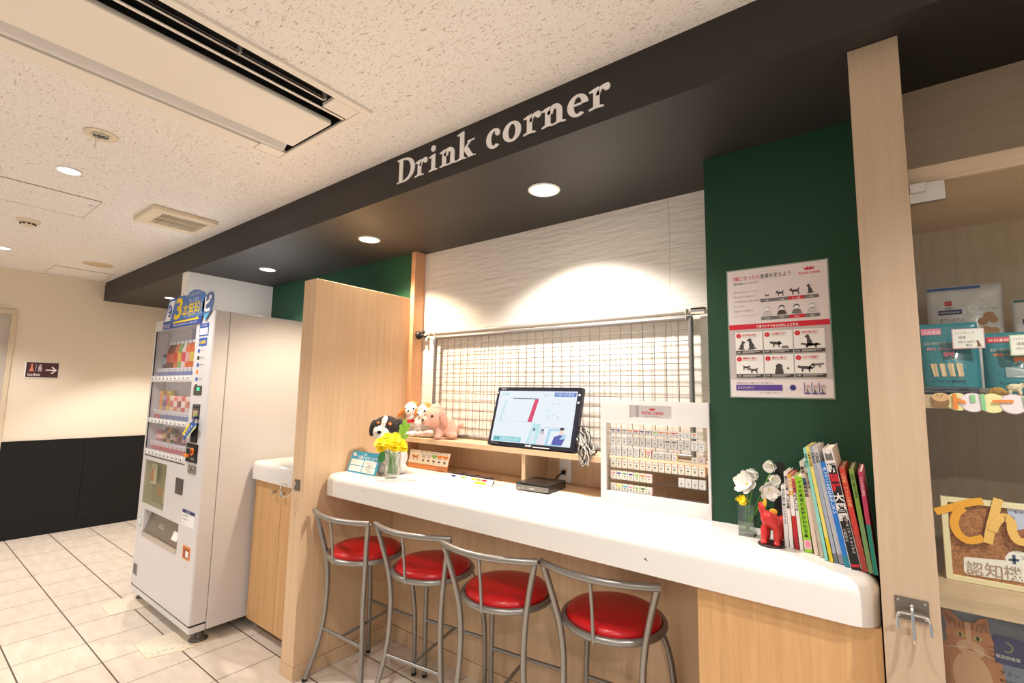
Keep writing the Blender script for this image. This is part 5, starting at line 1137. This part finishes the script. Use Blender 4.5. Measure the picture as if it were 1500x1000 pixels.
bk = [(-.022, 0), (.012, 0), (.012, .215), (.006, .228), (-.004, .232), (-.014, .228), (-.020, .216), (-.020, .17), (-.022, .15)]
m = MB(); m.prism([(a, z) for a, z in bk], (-.2445, 1.70, .974), X, Z, .002, M_RUBBER); m.box((-.2455, 1.672, .972), (-.2325, 1.745, .974), M_RUBBER)
m.solo('bookend', 'black metal bookend with rounded top behind the red figurine', 'bookend')
BK = [  # y, thickness, height, lean, colour, label words, title, title colour, height of letters, bands
 (1.632, .0115, .172, 1.5, (236, 232, 230), 'thin white paperback', '犬の健康管理ハンドブック', (70, 66, 66), .008, []),
 (1.628, .0100, .212, 2.2, (240, 236, 230), 'taller white paperback with black lettering', '愛犬の日常 飼い方全書', (40, 36, 36), .008, []),
 (1.624, .0110, .208, 3.0, (196, 30, 36), 'slim red book with yellow top', '獣医に聞く病気の本', (244, 236, 230), .009, [(.70, 1.0, (226, 170, 50)), (.44, .70, (240, 236, 232)), (0, .16, (170, 20, 30))]),
 (1.620, .0095, .202, 3.8, (238, 228, 224), 'slim pale book with red and black title', 'はじめての犬しつけ', (60, 40, 40), .009, [(.78, .98, (230, 90, 100))]),
 (1.612, .0200, .206, 4.6, (150, 206, 40), 'lime green book', 'イヌの本当の気持がわかる本', (40, 60, 20), .0115, [(.04, .16, (226, 190, 190))]),
 (1.600, .0110, .250, 6.0, (226, 206, 190), 'peach coloured book with a teal patch', '臨床 皮膚病図鑑', (50, 40, 36), .010, [(.74, .82, (70, 130, 150))]),
 (1.586, .0095, .236, 6.8, (206, 180, 160), 'dusty beige book', '猫の食事療法', (90, 60, 50), .007, []),
 (1.566, .0080, .292, 7.6, (140, 214, 206), 'thin aqua green book', '動物と暮らす', (60, 110, 110), .006, []),
 (1.562, .0088, .298, 8.2, (238, 222, 120), 'thin yellow book', '小動物の世話', (70, 60, 30), .006, [(0, .2, (226, 206, 40))]),
 (1.560, .0088, .298, 8.6, (168, 176, 190), 'thin grey blue book', '日本の犬', (40, 44, 60), .007, [(0, .08, (110, 116, 124))]),
 (1.557, .0110, .300, 9.0, (206, 200, 194), 'light grey book', '大百科', (40, 40, 46), .009, [(0, .08, (150, 146, 144))]),
 (1.544, .0130, .262, 9.2, (32, 118, 200), 'bright blue book with white handwritten title', '犬ってこんなにおもしろい', (236, 244, 250), .0095, [(0, .10, (40, 130, 150))]),
 (1.532, .0240, .298, 9.4, (236, 232, 228), 'thick black cat encyclopedia with red characters', '', (250, 250, 250), .02, []),
 (1.530, .0130, .252, 8.4, (202, 62, 50), 'faded red book', '保存版 ペットの図鑑', (240, 180, 120), .008, [(0, .35, (176, 70, 60))]),
 (1.527, .0105, .250, 6.5, (128, 164, 70), 'patterned green book', '草花と暮らす絵本', (60, 90, 30), .007, [(0, .5, (122, 160, 104))]),
 (1.522, .0100, .246, 4.6, (188, 60, 100), 'pink and teal book', '小さな命の物語', (236, 200, 210), .0065, [(0, .48, (20, 140, 120))])]
BK = [(y, th * .93, h) + tuple(r) for (y, th, h, *r) in BK]
def row_end(bx):
    prev = None
    for (y, th, h, lean, *_) in BK:
        lr = radians(lean)
        if prev: bx += prev[0] / cos(prev[2]) + max(0.0, min(prev[1], h) * cos(lr) * (math.tan(lr) - math.tan(prev[2]))) + .0004
        prev = (th, h, lr)
    return bx + prev[0]
bx = -.0185 - row_end(0.0); prev = None
for k, (y, th, h, lean, col, words, title, tc_, lh, bands) in enumerate(BK):
    lr = radians(lean); depth = min(.20, 1.752 - y)
    if prev:
        pt, ph, pl = prev; hh = min(ph, h); bx += pt / cos(pl) + max(0.0, hh * cos(lr) * (math.tan(lr) - math.tan(pl))) + .0004
    u = Vector((cos(lr), 0, sin(lr))); v = Vector((-sin(lr), 0, cos(lr))); o = Vector((bx, y, .9725)); o = o + Z * 0
    t = thing('book', words + ' leaning in the row on the white counter', 'book', tuple(o), 0, 'books on the counter')
    cm = pbr('cover_%d' % k, col, .4); cv = .0012
    m = MB()
    m.prism([(0, 0), (th, 0), (th, h), (0, h)], o + Y * .0015, u, v, .0015, cm); m.prism([(0, 0), (cv, 0), (cv, h), (0, h)], o + Y * depth, u, v, depth - .0015, cm); m.prism([(th - cv, 0), (th, 0), (th, h), (th - cv, h)], o + Y * depth, u, v, depth - .0015, cm); mc = m
    m = MB(); m.prism([(cv, .002), (th - cv, .002), (th - cv, h - .003), (cv, h - .003)], o + Y * (depth - .003), u, v, depth - .005, pbr('page_block', (226, 212, 190), .8)); m.part('pages', t)
    m = mc; f = o - Y * .0004; f2 = o - Y * .0008; f3 = o - Y * .0012
    for i, (b0, b1, bc) in enumerate(bands): m.quad(f + v * (b0 * h) + u * .0003, u, v, th - .0006, (b1 - b0) * h, pbr('band_%d_%d' % (k, i), bc, .45))
    if k == 12:
        m.quad(f + u * .0008, u, v, th - .0016, h - .002, pbr('spine_white', (240, 238, 236), .4)); m.quad(f2 + u * .0012, u, v, th - .0024, h * .43, M_INK); m.quad(f2 + u * .0012 + v * (h * .43), u, v, th - .0024, h * .20, pbr('spine_dark', (36, 34, 36), .4)); m.quad(f2 + u * .0012 + v * (h * .63), u, v, th - .0024, h * .22, M_INK)
        CF = [(.0, 0), (1, 0), (1, .62), (.92, 1), (.7, .74), (.3, .74), (.08, 1), (0, .62)]; shape(m, CF, f2 + u * .003 + v * (h * .90), u, v, th - .006, .022, M_GREY)
        s = .0195
        for i, (ch, cc) in enumerate((('新', M_PAPER), ('猫', M_RED), ('種', M_RED), ('大', M_PAPER), ('図', M_PAPER), ('鑑', M_PAPER))):
            z_ = h * .885 - .0245 * (i + 1); m.quad(f2 - Y * .0002 + u * .0016 + v * (z_ - .003), u, v, th - .0032, .024, M_INK); m.text(ch, f3 + u * (th / 2) + v * (z_ + .001), u, v, .0215, cc, align='C', bold=.03)
        m.vtext('ブルース・フォーグル', f3 + u * (th * .68) + v * (h * .40), u, v, .0078, M_PAPER); m.vtext('小暮規夫', f3 + u * (th * .28) + v * (h * .33), u, v, .0078, M_LGREY); m.quad(f3 + u * .003 + v * .006, u, v, th - .006, .006, M_RED)
    else:
        m.vtext(title, f2 + u * (th / 2) + v * (h * .95), u, v, min(lh, h * .84 / (len(title) * 1.05)), pbr('title_%d' % k, tc_, .5), bold=.02)
        if k == 4: m.ell(tuple(f2 + u * (th / 2) + v * .022), (.006, .0004, .009), M_PINK, n=10)
    m.part('cover', t)
    prev = (th, h, lr)

# ------------------------------------------------------------------ display cabinet on the right
t = thing('display_cabinet', 'tall pale wood display cabinet with glass door and post at the right', 'cabinet', (.5, 1.7, 0))
cx1 = 1.30
m = MB(); m.box((-.0145, 1.42, 0), (.086, 2.05, ZS - .001), M_ASH, .0012); m.part('side_post', t)
m = MB(); m.box((.086, 1.72, 1.97), (cx1, 1.745, ZS - .001), M_ASHX); m.part('header_panel', t)
m = MB(); m.box((.086, 1.462, 1.915), (cx1, 1.48, 1.956), M_ASHX, .001); m.box((.086, 1.48, 1.935), (cx1, 2.05, 1.956), M_ASHX); m.part('top_rail', t)
m = MB(); m.box((.086, 1.985, .06), (cx1, 2.0, 1.935), wood('grey_ash_back', (204, 186, 158), (186, 166, 138))); m.part('back_panel', t)
for z in (1.414, .970, .505):
    m = MB(); m.box((.0865, 1.492, z - .032), (cx1, 1.985, z), M_ASHX, .001); m.part('shelf', t)
m = MB(); m.box((cx1, 1.462, 0), (cx1 + .03, 2.05, 1.956), M_ASH); m.part('side_panel', t)
m = MB(); m.box((.086, 1.50, 0), (cx1, 2.0, .06), M_ASHX); m.part('plinth', t)
m = MB(); m.box((.090, 1.466, .07), (.90, 1.472, 1.912), glass('cabinet_glass', (252, 253, 250), .9)); d = m.part('glass_door', t)
m = MB(); m.box((.0875, 1.452, 1.866), (.152, 1.466, 1.912), M_STEEL, .0008); m.box((.0875, 1.446, 1.890), (.119, 1.452, 1.913), M_STEEL, .002); m.part('hinge', d, 'brushed steel pivot hinge')
# coat hook on the post
t = thing('coat_hook', 'steel triple prong hook on a square plate on the pale wooden post', 'hook', (.038, 1.42, .94))
m = MB(); m.box((.009, 1.417, .920), (.067, 1.4206, .967), MATS['grey_steel_plate'], .001)
for a in (.015, .061):
    for b in (.927, .960): m.cyl((a, 1.4175, b), (a, 1.416, b), .0028, M_STEEL, n=12)
m.part('plate', t)
m = MB(); m.ell((.038, 1.412, .952), .0045, M_CHROME); m.tube(spline([(.038, 1.417, .952), (.038, 1.404, .946), (.038, 1.398, .920), (.038, 1.392, .892), (.038, 1.384, .886), (.038, 1.378, .894)], 6), .0035, M_CHROME, 9); m.part('centre_prong', t)
m = MB(); m.tube(spline([(.012, 1.392, .906), (.012, 1.398, .928), (.015, 1.402, .936), (.024, 1.403, .938), (.052, 1.403, .938), (.062, 1.402, .936), (.066, 1.398, .928), (.067, 1.390, .904)], 6), .0028, M_CHROME, 9); m.part('side_prongs', t)

# pouches on the upper cabinet shelf
def pouch(x0, x1, z0, z1, y, bulge, mat, taper=.06, n=14):
    """stand-up pouch: gusset at the foot, flat seal at the top; returns builder and its front surface"""
    w = x1 - x0; h = z1 - z0; cxm = (x0 + x1) / 2
    def half(u): return (w / 2) * (1 - taper * (1 - u))
    def dep(s, u): return bulge * max(0.0, 1 - abs(s) ** 2.6) ** .6 * (max(0.0, 1 - u) ** .75 * (1 - .25 * (1 - u) ** 8) if u < .86 else (1 - .86) ** .75 * (1 - u) / .14)
    def front(x, z):
        u = min(1, max(0, (z - z0) / h)); s = min(1, max(-1, (x - cxm) / half(u))); return y - dep(s, u) - .0015 + .0012 * sin(38 * s + 9 * u) * (1 - u) * (1 - abs(s))
    mb = MB(); V = []; F = []
    for sd in (0, 1):
        for i in range(n + 1):
            for j in range(n + 1):
                u = i / n; s = -1 + 2 * j / n; x = cxm + half(u) * s; z = z0 + h * u
                V.append((x, front(x, z) if sd == 0 else y + dep(s, u) * .9 + .0015, z))
    K = (n + 1) ** 2
    for i in range(n):
        for j in range(n):
            a = i * (n + 1) + j; F.append((a, a + 1, a + n + 2, a + n + 1)); F.append((K + a, K + a + n + 1, K + a + n + 2, K + a + 1))
    for i in range(n):
        a = i * (n + 1); F.append((a, a + n + 1, K + a + n + 1, K + a)); b = a + n; F.append((b, K + b, K + b + n + 1, b + n + 1))
    for j in range(n): F.append((j, K + j, K + j + 1, j + 1)); a = n * (n + 1) + j; F.append((a, a + 1, K + a + 1, K + a))
    mb.add(V, F, mat, True)
    return mb, front
def fine(mb, start, P_, mat):
    """polygon cut into a small fan so that it can follow a curved face"""
    c = Vector((sum(p[0] for p in P_) / len(P_), 0, sum(p[2] for p in P_) / len(P_)))
    V = [c]; N = len(P_)
    for r in (.35, .7, 1):
        for i in range(N):
            for k in range(3): V.append(c + ((Vector(P_[i]) * (3 - k) + Vector(P_[(i + 1) % N]) * k) / 3 - c) * r)
    n3 = 3 * N; F = [(0, 1 + i, 1 + (i + 1) % n3) for i in range(n3)]
    for r in range(2): F += [(1 + r * n3 + i, 1 + (r + 1) * n3 + i, 1 + (r + 1) * n3 + (i + 1) % n3, 1 + r * n3 + (i + 1) % n3) for i in range(n3)]
    mb.add(V, F, mat)
def fr_(a0, a1, b0, b1): return [(a0, 0, b0), (a1, 0, b0), (a1, 0, b1), (a0, 0, b1)]
M_FOILW = pbr('white_foil_pouch', (226, 228, 234), .22, coat=.4, bump=(34, .35, .01)); M_FOILT = pbr('teal_foil_pouch', (48, 128, 142), .24, coat=.4, bump=(34, .35, .01))
M_BIS = pbr('biscuit_print', (190, 140, 92), .6)
ZA = 1.4145
t = thing('treat_pouch', 'large white treat pouch with blue top stripe and biscuit picture', 'pouch', (.21, 1.86, ZA), 0, 'treat pouches on the upper shelf')
b, fs = pouch(.132, .292, ZA, 1.730, 1.86, .030, M_FOILW, .04); b.part('pouch', t)
m = MB(); fine(m, 0, fr_(.136, .250, 1.719, 1.727), M_BLUE); fine(m, 0, fr_(.157, .207, 1.646, 1.660), M_NAVY); fine(m, 0, fr_(.172, .188, 1.672, 1.686), M_RED); fine(m, 0, [(.180, 0, 1.672), (.188, 0, 1.672), (.188, 0, 1.682)], M_NAVY)
for (a, z_, r) in ((.262, 1.636, .013), (.248, 1.622, .011), (.270, 1.626, .010), (.252, 1.596, .013), (.270, 1.594, .011)): fine(m, 0, [(a + r * cos(k * .785), 0, z_ + r * sin(k * .785)) for k in range(8)], M_BIS)
drape(m, 0, fs, .0012); s = len(m.V)
m.text("Hill's", (.180, 0, 1.662), X, Z, .009, M_INK, align='C', bold=.01); m.text('PRESCRIPTION DIET', (.182, -.0006, 1.650), X, Z, .0065, M_PAPER, w=.044, align='C'); m.text('低アレルゲン', (.158, 0, 1.625), X, Z, .013, M_GREY, w=.052); m.text('トリーツ', (.158, 0, 1.600), X, Z, .020, M_NAVY, w=.056, bold=.03); m.text('カリッ!', (.243, 0, 1.654), X, Z, .011, M_GREY); drape(m, s, fs, .0014); m.part('front_print', t)
t = thing('treat_pouch', 'white treat pouch with dark green top at the right picture edge', 'pouch', (.37, 1.84, ZA), 0, 'treat pouches on the upper shelf')
b, fs = pouch(.305, .430, ZA, 1.675, 1.84, .028, M_FOILW, .05); b.part('pouch', t)
m = MB(); fine(m, 0, fr_(.309, .426, 1.667, 1.673), pbr('deep_green_print', (20, 90, 70), .5)); fine(m, 0, fr_(.322, .372, 1.606, 1.620), M_NAVY); fine(m, 0, fr_(.336, .352, 1.628, 1.640), M_RED); drape(m, 0, fs, .0012); s = len(m.V); m.text('低アレ', (.323, 0, 1.590), X, Z, .012, M_GREY); m.text('ビーツ', (.323, 0, 1.568), X, Z, .020, M_INK, bold=.03); drape(m, s, fs, .0014); m.part('front_print', t)
def teal(x0, x1, z1, label, dogc, sticks, tagc):
    t = thing('treat_pouch', label, 'pouch', ((x0 + x1) / 2, 1.635, ZA), 0, 'treat pouches on the upper shelf')
    b, fs = pouch(x0, x1, ZA, z1, 1.635, .030, M_FOILT, -.02); b.part('pouch', t)
    w = x1 - x0; h = z1 - ZA; q_ = lambda a: x0 + a * w; r_ = lambda b_: ZA + b_ * h; m = MB()
    fine(m, 0, fr_(q_(.06), q_(.40), r_(.84), r_(.93)), tagc)
    for k in range(sticks): fine(m, 0, [(q_(.22 + .135 * k), 0, r_(.25)), (q_(.30 + .135 * k), 0, r_(.25)), (q_(.275 + .14 * k), 0, r_(.43)), (q_(.175 + .14 * k), 0, r_(.43))], pbr('stick_print', (222, 196, 160), .6))
    if not sticks: fine(m, 0, fr_(q_(.28), q_(.78), r_(.28), r_(.44)), pbr('grey_window', (150, 164, 168), .4))
    fine(m, 0, [(q_(.40) + a * .022, 0, r_(.52) + bb * .016) for a, bb in ((0, .45), (.1, .8), (.7, .75), (1, .9), (.9, .5), (.85, 0), (.7, 0), (.65, .35), (.35, .35), (.3, 0), (.15, 0))], dogc); drape(m, 0, fs, .0012); s = len(m.V)
    m.text('天然素材', (q_(.09), 0, r_(.855)), X, Z, .009, M_PAPER, wmax=w * .3); m.text('国産の素材を使用したおやつ', (q_(.10), 0, r_(.70)), X, Z, .008, M_LGREY, w=w * .6); m.text('Milk Chew Stick', (q_(.14), 0, r_(.62)), X, Z, .010, dogc, w=w * .62, bold=.01); m.text('デンタルケアに毎日の習慣', (q_(.18), 0, r_(.17)), X, Z, .009, pbr('dark_teal_print', (24, 70, 84), .5), w=w * .55); drape(m, s, fs, .0014); m.part('front_print', t)
teal(.094, .208, 1.596, 'teal treat pouch with pale sticks picture nearest the post', M_PINK, 4, M_PINK)
teal(.214, .335, 1.566, 'teal treat pouch with grey window and red tag at the right', M_ORANGE, 0, M_RED)
def pcard(x, z, label, edge, wd=.058):
    t = thing('price_card', label, 'price card', (x, 1.595, z), 0, 'price cards on the teal pouches')
    m = MB(); m.box((x, 1.594, z), (x + wd, 1.5955, z + .049), edge); m.box((x + .002, 1.5935, z + .002), (x + wd - .002, 1.594, z + .047), M_PAPER); y = 1.5932
    m.text('ミルクスティック', (x + .006, y, z + .036), X, Z, .007, M_GREY, w=wd * .6); m.text('国産', (x + .012, y, z + .025), X, Z, .007, M_GREY); m.text('10本入 480円', (x + .010, y, z + .014), X, Z, .007, M_GREY, w=wd * .5); m.text('税込', (x + .024, y, z + .006), X, Z, .006, M_INK)
    shape(m, SIT, (x + wd * .72, y, z + .004), X, Z, .012, .016, pbr('brown_print', (120, 70, 60), .6)); m.part('card', t)
    m = MB(); m.box((x + wd * .45, 1.5955, z + .02), (x + wd * .5, 1.608, z + .026), M_ACRYL); m.part('clip', t)
pcard(.1565, 1.527, 'white price card with pink border on the left teal pouch', pbr('pale_pink_border', (226, 180, 200), .5))
pcard(.2555, 1.507, 'white price card with green border on the right teal pouch', pbr('pale_green_border', (170, 200, 160), .5))
t = thing('jerky_bundle', 'bundle of dark grey chew sticks lying before the teal pouch', 'chew sticks', (.14, 1.56, ZA))
for k in range(9):
    m = MB(); y = 1.545 + .0045 * k; z = ZA + .0045 + (.007 if k % 2 else 0); x0_ = .092 + .01 * rnd.random(); pts = [(x0_ + .011 * i, y + .002 * sin(i * 1.3 + k), z + .0015 * (1 + sin(i * 1.9 + k))) for i in range(10)]
    m.tube(spline(pts, 3), .0042, pbr('dark_jerky', (64, 70, 78), .6, bump=(300, .6, .002)), 7); m.part('chew_stick', t)
def critter(label, x, els, cat='figurine'):
    t = thing('animal_miniature', label, cat, (x, 1.53, ZA), 0, 'miniature animals on the upper shelf')
    blob([((x + a, 1.53 + b_, ZA + z_), r, e, mm) for (a, b_, z_), r, e, mm in els], .0016, 2).part('body', t)
    return t
PB, TN, GY = fur('ivory', (226, 214, 186)), fur('ochre', (176, 140, 76)), fur('grey_brown', (120, 110, 100))
t = critter('ivory polar bear miniature standing at the right of the shelf edge', .246, [((0, 0, .017), (.013, .008, .009), None, PB), ((.012, 0, .021), (.006, .006, .006), None, PB), ((.017, -.001, .019), (.004, .003, .003), None, PB), ((-.008, -.004, .006), (.0035, .0035, .007), None, PB), ((-.008, .004, .006), (.0035, .0035, .007), None, PB), ((.008, -.004, .006), (.0035, .0035, .007), None, PB), ((.008, .004, .006), (.0035, .0035, .007), None, PB)])
m = MB(); m.ell((.264, 1.5265, ZA + .0195), .0014, M_EYE, n=8); m.ell((.2595, 1.5245, ZA + .0235), .0010, M_EYE, n=8); m.part('nose_and_eye', t)
critter('ochre miniature animal lying between the grey one and the polar bear', .219, [((0, 0, .009), (.014, .008, .009), None, TN), ((-.012, 0, .007), (.006, .006, .006), None, TN), ((.012, .0, .005), (.006, .005, .005), None, TN)])
critter('grey miniature animal at the foot of the two teal pouches', .196, [((0, 0, .008), (.009, .007, .008), None, GY), ((.008, -.001, .011), (.005, .005, .005), None, GY), ((.006, 0, .004), (.003, .004, .004), None, GY)])
# paper garland along the shelf edge
t = thing('paper_garland', 'row of paper discs with orange and green letters along the upper shelf edge', 'paper sign', (.19, 1.486, 1.39))
yg = 1.4905
def gdisc(x, z, r, mat, edge, y): m = MB(); m.prism([(r * cos(k * pi / 14), r * sin(k * pi / 14)) for k in range(28)], (x, y, z), X, Z, .001, edge); m.prism([(.92 * r * cos(k * pi / 14), .92 * r * sin(k * pi / 14)) for k in range(28)], (x, y - .001, z), X, Z, .0004, mat); return m
PYL, PLV = pbr('pale_yellow_paper', (240, 234, 176), .6), pbr('pale_lilac_paper', (240, 228, 238), .6); OC, GC = pbr('orange_paper', (240, 140, 60), .6), pbr('green_paper', (140, 206, 150), .6)
for k, (x, mat, edge) in enumerate(((.147, PYL, PYL), (.172, PLV, pbr('lilac_edge', (220, 196, 214), .6)), (.2035, PYL, PYL), (.236, PLV, MATS['lilac_edge']), (.266, PYL, PYL))): gdisc(x, 1.398 - .001 * k, .0215 if k else .020, mat, edge, yg - .0012 * (k % 2)).part('paper_disc', t)
yl = yg - .0045
def lp(P_, mat, nm='letter_strip'): m = MB(); m.prism(P_, (0, yl, 0), X, Z, .0008, mat); m.part(nm, t)
lp([(.1385, 1.416), (.145, 1.416), (.147, 1.381), (.139, 1.381)], OC); lp([(.146, 1.407), (.146, 1.399), (.160, 1.393), (.160, 1.400)], OC); lp([(.168, 1.414), (.175, 1.414), (.177, 1.398), (.169, 1.398)], GC); lp([(.184, 1.416), (.191, 1.416), (.192, 1.380), (.186, 1.380)], GC); lp([(.203, 1.403), (.203, 1.397), (.236, 1.398), (.236, 1.404)], OC); lp([(.250, 1.412), (.256, 1.412), (.258, 1.392), (.252, 1.390)], GC)
m = MB(); m.prism(rr(.030, .022, .008, 5, .103, 1.386), (0, yg, 0), X, Z, .002, pbr('brown_paper', (150, 110, 70), .6)); m.prism([(.118 + .0155 * cos(k * pi / 10), 1.408 + .010 * sin(k * pi / 10)) for k in range(20)], (0, yg - .002, 0), X, Z, .0008, pbr('tan_paper', (222, 180, 136), .6))
for a in (.113, .121): m.ell((a, yg - .003, 1.412), .0012, M_INK, n=8)
m.ell((.117, yg - .003, 1.408), (.0016, .0005, .0008), M_INK, n=8); m.part('bun_cutout', t)

# cork board on the second shelf
t = thing('cork_board', 'cork board in a cream frame with big orange paper letters', 'cork board', (.27, 1.62, .970))
yc = 1.618; kx0, kx1, kz0, kz1 = .113, .440, .9705, 1.166
m = MB(); m.box((kx0 + .006, yc, kz0 + .006), (kx1 - .006, yc + .010, kz1 - .006), cork_mat()); m.part('cork_panel', t)
m = MB(); fm = pbr('cream_frame', (238, 228, 190), .5); f_ = .0125
m.box((kx0, yc - .006, kz0), (kx0 + f_, yc + .014, kz1), fm, .001); m.box((kx1 - f_, yc - .006, kz0), (kx1, yc + .014, kz1), fm, .001); m.box((kx0 + f_, yc - .006, kz0), (kx1 - f_, yc + .014, kz0 + f_), fm, .001); m.box((kx0 + f_, yc - .006, kz1 - f_), (kx1 - f_, yc + .014, kz1), fm, .001); m.part('frame', t)
def K(a, b_): return (.111 + (a - 40) * .000203 - (b_ - 80) * .000015, 1.166 - (b_ - 80 - .13 * (a - 40)) * .000258)
def strip(P_, w, y, mat, th=.0012):
    Q = [Vector((K(a, b_)[0], 0, K(a, b_)[1])) for a, b_ in P_]; Q = [(p.x, p.z) for p in spline([(p.x, p.z, 0) for p in Q], 6)] if False else [(p.x, p.y) for p in spline([(p.x, p.z, 0) for p in Q], 7)]
    Ls, Rs = [], []; hw = w / 2
    for i in range(len(Q)):
        a = Vector(Q[max(i - 1, 0)]); b_ = Vector(Q[min(i + 1, len(Q) - 1)]); d_ = (b_ - a).normalized(); n_ = Vector((-d_.y, d_.x)); Ls.append(Vector(Q[i]) + n_ * hw); Rs.append(Vector(Q[i]) - n_ * hw)
    m = MB(); V = []; F = []
    for yy in (y, y - th):
        V += [(p.x, yy, p.y) for p in Ls] + [(p.x, yy, p.y) for p in Rs]
    n_ = len(Ls)
    for i in range(n_ - 1): F += [(2 * n_ + i, 3 * n_ + i, 3 * n_ + i + 1, 2 * n_ + i + 1), (i, i + 1, n_ + i + 1, n_ + i), (i, 2 * n_ + i, 2 * n_ + i + 1, i + 1), (n_ + i, n_ + i + 1, 3 * n_ + i + 1, 3 * n_ + i)]
    m.add(V, F, mat); return m
OL, OLL = pbr('orange_letter_paper', (246, 176, 40), .25, coat=.5), pbr('light_orange_letter_paper', (248, 200, 110), .25, coat=.5)
yl = yc - .0065
strip([(5, 228), (150, 190), (300, 150), (425, 135)], .0165, yl, OL).part('letter', t)
strip([(255, 190), (195, 250), (175, 340), (220, 440), (310, 490), (430, 465)], .0165, yl - .0015, OL).part('letter', t)
strip([(555, 115), (520, 250), (490, 370), (465, 510)], .0165, yl - .003, OLL).part('letter', t)
strip([(500, 400), (540, 320), (600, 275), (655, 320), (665, 400), (710, 480), (800, 490), (900, 450)], .0165, yl - .0045, OLL).part('letter', t)
def kp(P_): return [K(a, b_) for a, b_ in P_]
m = MB(); yn = yc - .0008
m.prism(kp([(262, 645), (620, 665), (608, 640), (640, 595), (700, 575), (770, 590), (830, 640), (1100, 660), (1300, 690), (1300, 905), (290, 800), (262, 770)]), (0, yn, 0), X, Z, .0006, M_PAPER); yn -= .0010
m.add([(K(a, b_)[0], yn, K(a, b_)[1]) for a, b_ in ((640, 645), (725, 650), (725, 670), (640, 665))], [(3, 2, 1, 0)], pbr('slate_blue_print', (60, 84, 120), .6)); m.add([(K(a, b_)[0], yn, K(a, b_)[1]) for a, b_ in ((668, 612), (695, 614), (700, 695), (674, 693))], [(3, 2, 1, 0)], MATS['slate_blue_print'])
for i, ch in enumerate('認知機能'): p_ = K(285 + 160 * i, 785 + 13 * i); m.text(ch, (p_[0], yn, p_[1]), Vector((1, 0, -.05)), Z, .034, pbr('taupe_letter', (176, 150, 132), .6), w=.030, bold=.012)
p_ = K(735, 648); m.text('プラス', (p_[0], yn, p_[1]), X, Z, .010, M_INK); m.part('paper_label', t)
m = MB(); m.prism(kp([(630, 220), (650, 185), (720, 165), (800, 180), (860, 230), (850, 300), (760, 390), (700, 400), (690, 290), (640, 260)]), (0, yc - .0008, 0), X, Z, .0005, pbr('pale_blue_paper', (196, 206, 236), .5)); a_ = K(650, 215); m.text('サンプル', (a_[0], yc - .0018, a_[1]), X, Z, .010, M_INK, w=.020); a_ = K(690, 250); m.text('もらえ', (a_[0], yc - .0018, a_[1]), X, Z, .008, M_INK); m.part('speech_bubble', t)

# big cat food bag on the lower shelf
t = thing('cat_food_bag', 'large grey blue pet food bag with a ginger cat photograph', 'pet food bag', (.24, 1.62, .505))
b, fs = pouch(.094, .400, .506, .925, 1.64, .075, pbr('grey_blue_bag', (120, 136, 162), .35, coat=.3, bump=(20, .3, .01)), -.02, 20)
for i, (x, y, z) in enumerate(b.V):
    if z > .80: b.V[i] = (x, y, z - (x - .09) * .20 * (z - .80) / .125)
b.part('bag', t)
G1, G2, G3, G4 = pbr('ginger_print', (196, 128, 84), .5), pbr('dark_ginger_print', (150, 86, 52), .5), pbr('pale_ginger_print', (222, 178, 140), .5), pbr('amber_eye_print', (190, 180, 90), .4)
m = MB(); ox, oz, k_ = .1455, .842, 1.0
def cp(P_, mat, lay):
    s = len(m.V); fine(m, 0, [(ox + a, 0, oz + b_) for a, b_ in P_], mat); drape(m, s, lambda x, z: fs(x, min(z, .86)), .0012 + .0006 * lay)
el = lambda cx, cz, rx, rz, n=14: [(cx + rx * cos(2 * pi * k / n), cz + rz * sin(2 * pi * k / n)) for k in range(n)]
cp([(-.055, -.14), (.065, -.14), (.050, -.03), (.035, .0), (-.035, .0), (-.052, -.05)], G1, 0); cp(el(0, -.085, .034, .055), G3, 1)
cp([(-.046, .050), (-.036, .010), (-.012, .034), (-.030, .052)], G1, 1); cp([(.034, .052), (.038, .010), (.010, .034), (.020, .048)], G1, 1); cp([(-.041, .044), (-.034, .020), (-.020, .034)], G2, 2); cp([(.031, .045), (.034, .018), (.018, .034)], G2, 2)
cp(el(0, 0, .042, .036), G1, 2); cp(el(.001, -.022, .024, .018), G3, 3); cp([(-.006, .034), (.004, .034), (.004, -.006), (-.005, -.006)], G3, 3)
for sgn in (-1, 1):
    cp(el(sgn * .015, .004, .0075, .0055), G4, 4); cp(el(sgn * .015, .004, .0028, .0046), M_INK, 5)
    for j in range(3): cp([(sgn * (.022 + .004 * j), -.010 - .006 * j), (sgn * .041, -.004 - .010 * j), (sgn * .040, -.007 - .010 * j)], G2, 4); cp([(sgn * (.006 + .007 * j), .018), (sgn * (.009 + .007 * j), .018), (sgn * (.010 + .008 * j), .033), (sgn * (.007 + .008 * j), .033)], G2, 4)
    cp([(sgn * .008, -.020), (sgn * .040, -.030), (sgn * .040, -.0308), (sgn * .008, -.0215)], M_PAPER, 5)
cp([(-.004, -.012), (.006, -.012), (.001, -.018)], M_PINK, 4); cp([(-.008, -.026), (.001, -.022), (.010, -.026), (.001, -.024)], G2, 4)
s = len(m.V); fine(m, 0, fr_(.186, .238, .806, .862), M_NAVY); fine(m, 0, [(.208 + .011 * cos(k * .52), 0, .842 + .011 * sin(k * .52)) for k in range(12)], pbr('gold_print', (150, 140, 110), .4)); drape(m, s, fs, .0016)
s = len(m.V); fine(m, 0, [(.208 + .008 * cos(k * .52), 0, .842 + .008 * sin(k * .52)) for k in range(12)], M_NAVY); drape(m, s, fs, .0022); s = len(m.V); m.text('獣医師推奨', (.208, 0, .818), X, Z, .008, M_PAPER, align='C'); m.text('チキン', (.208, 0, .785), X, Z, .011, M_INK, align='C'); m.text('総合栄養食', (.208, 0, .770), X, Z, .007, M_INK, align='C'); drape(m, s, fs, .0024)
m.part('front_print', t)
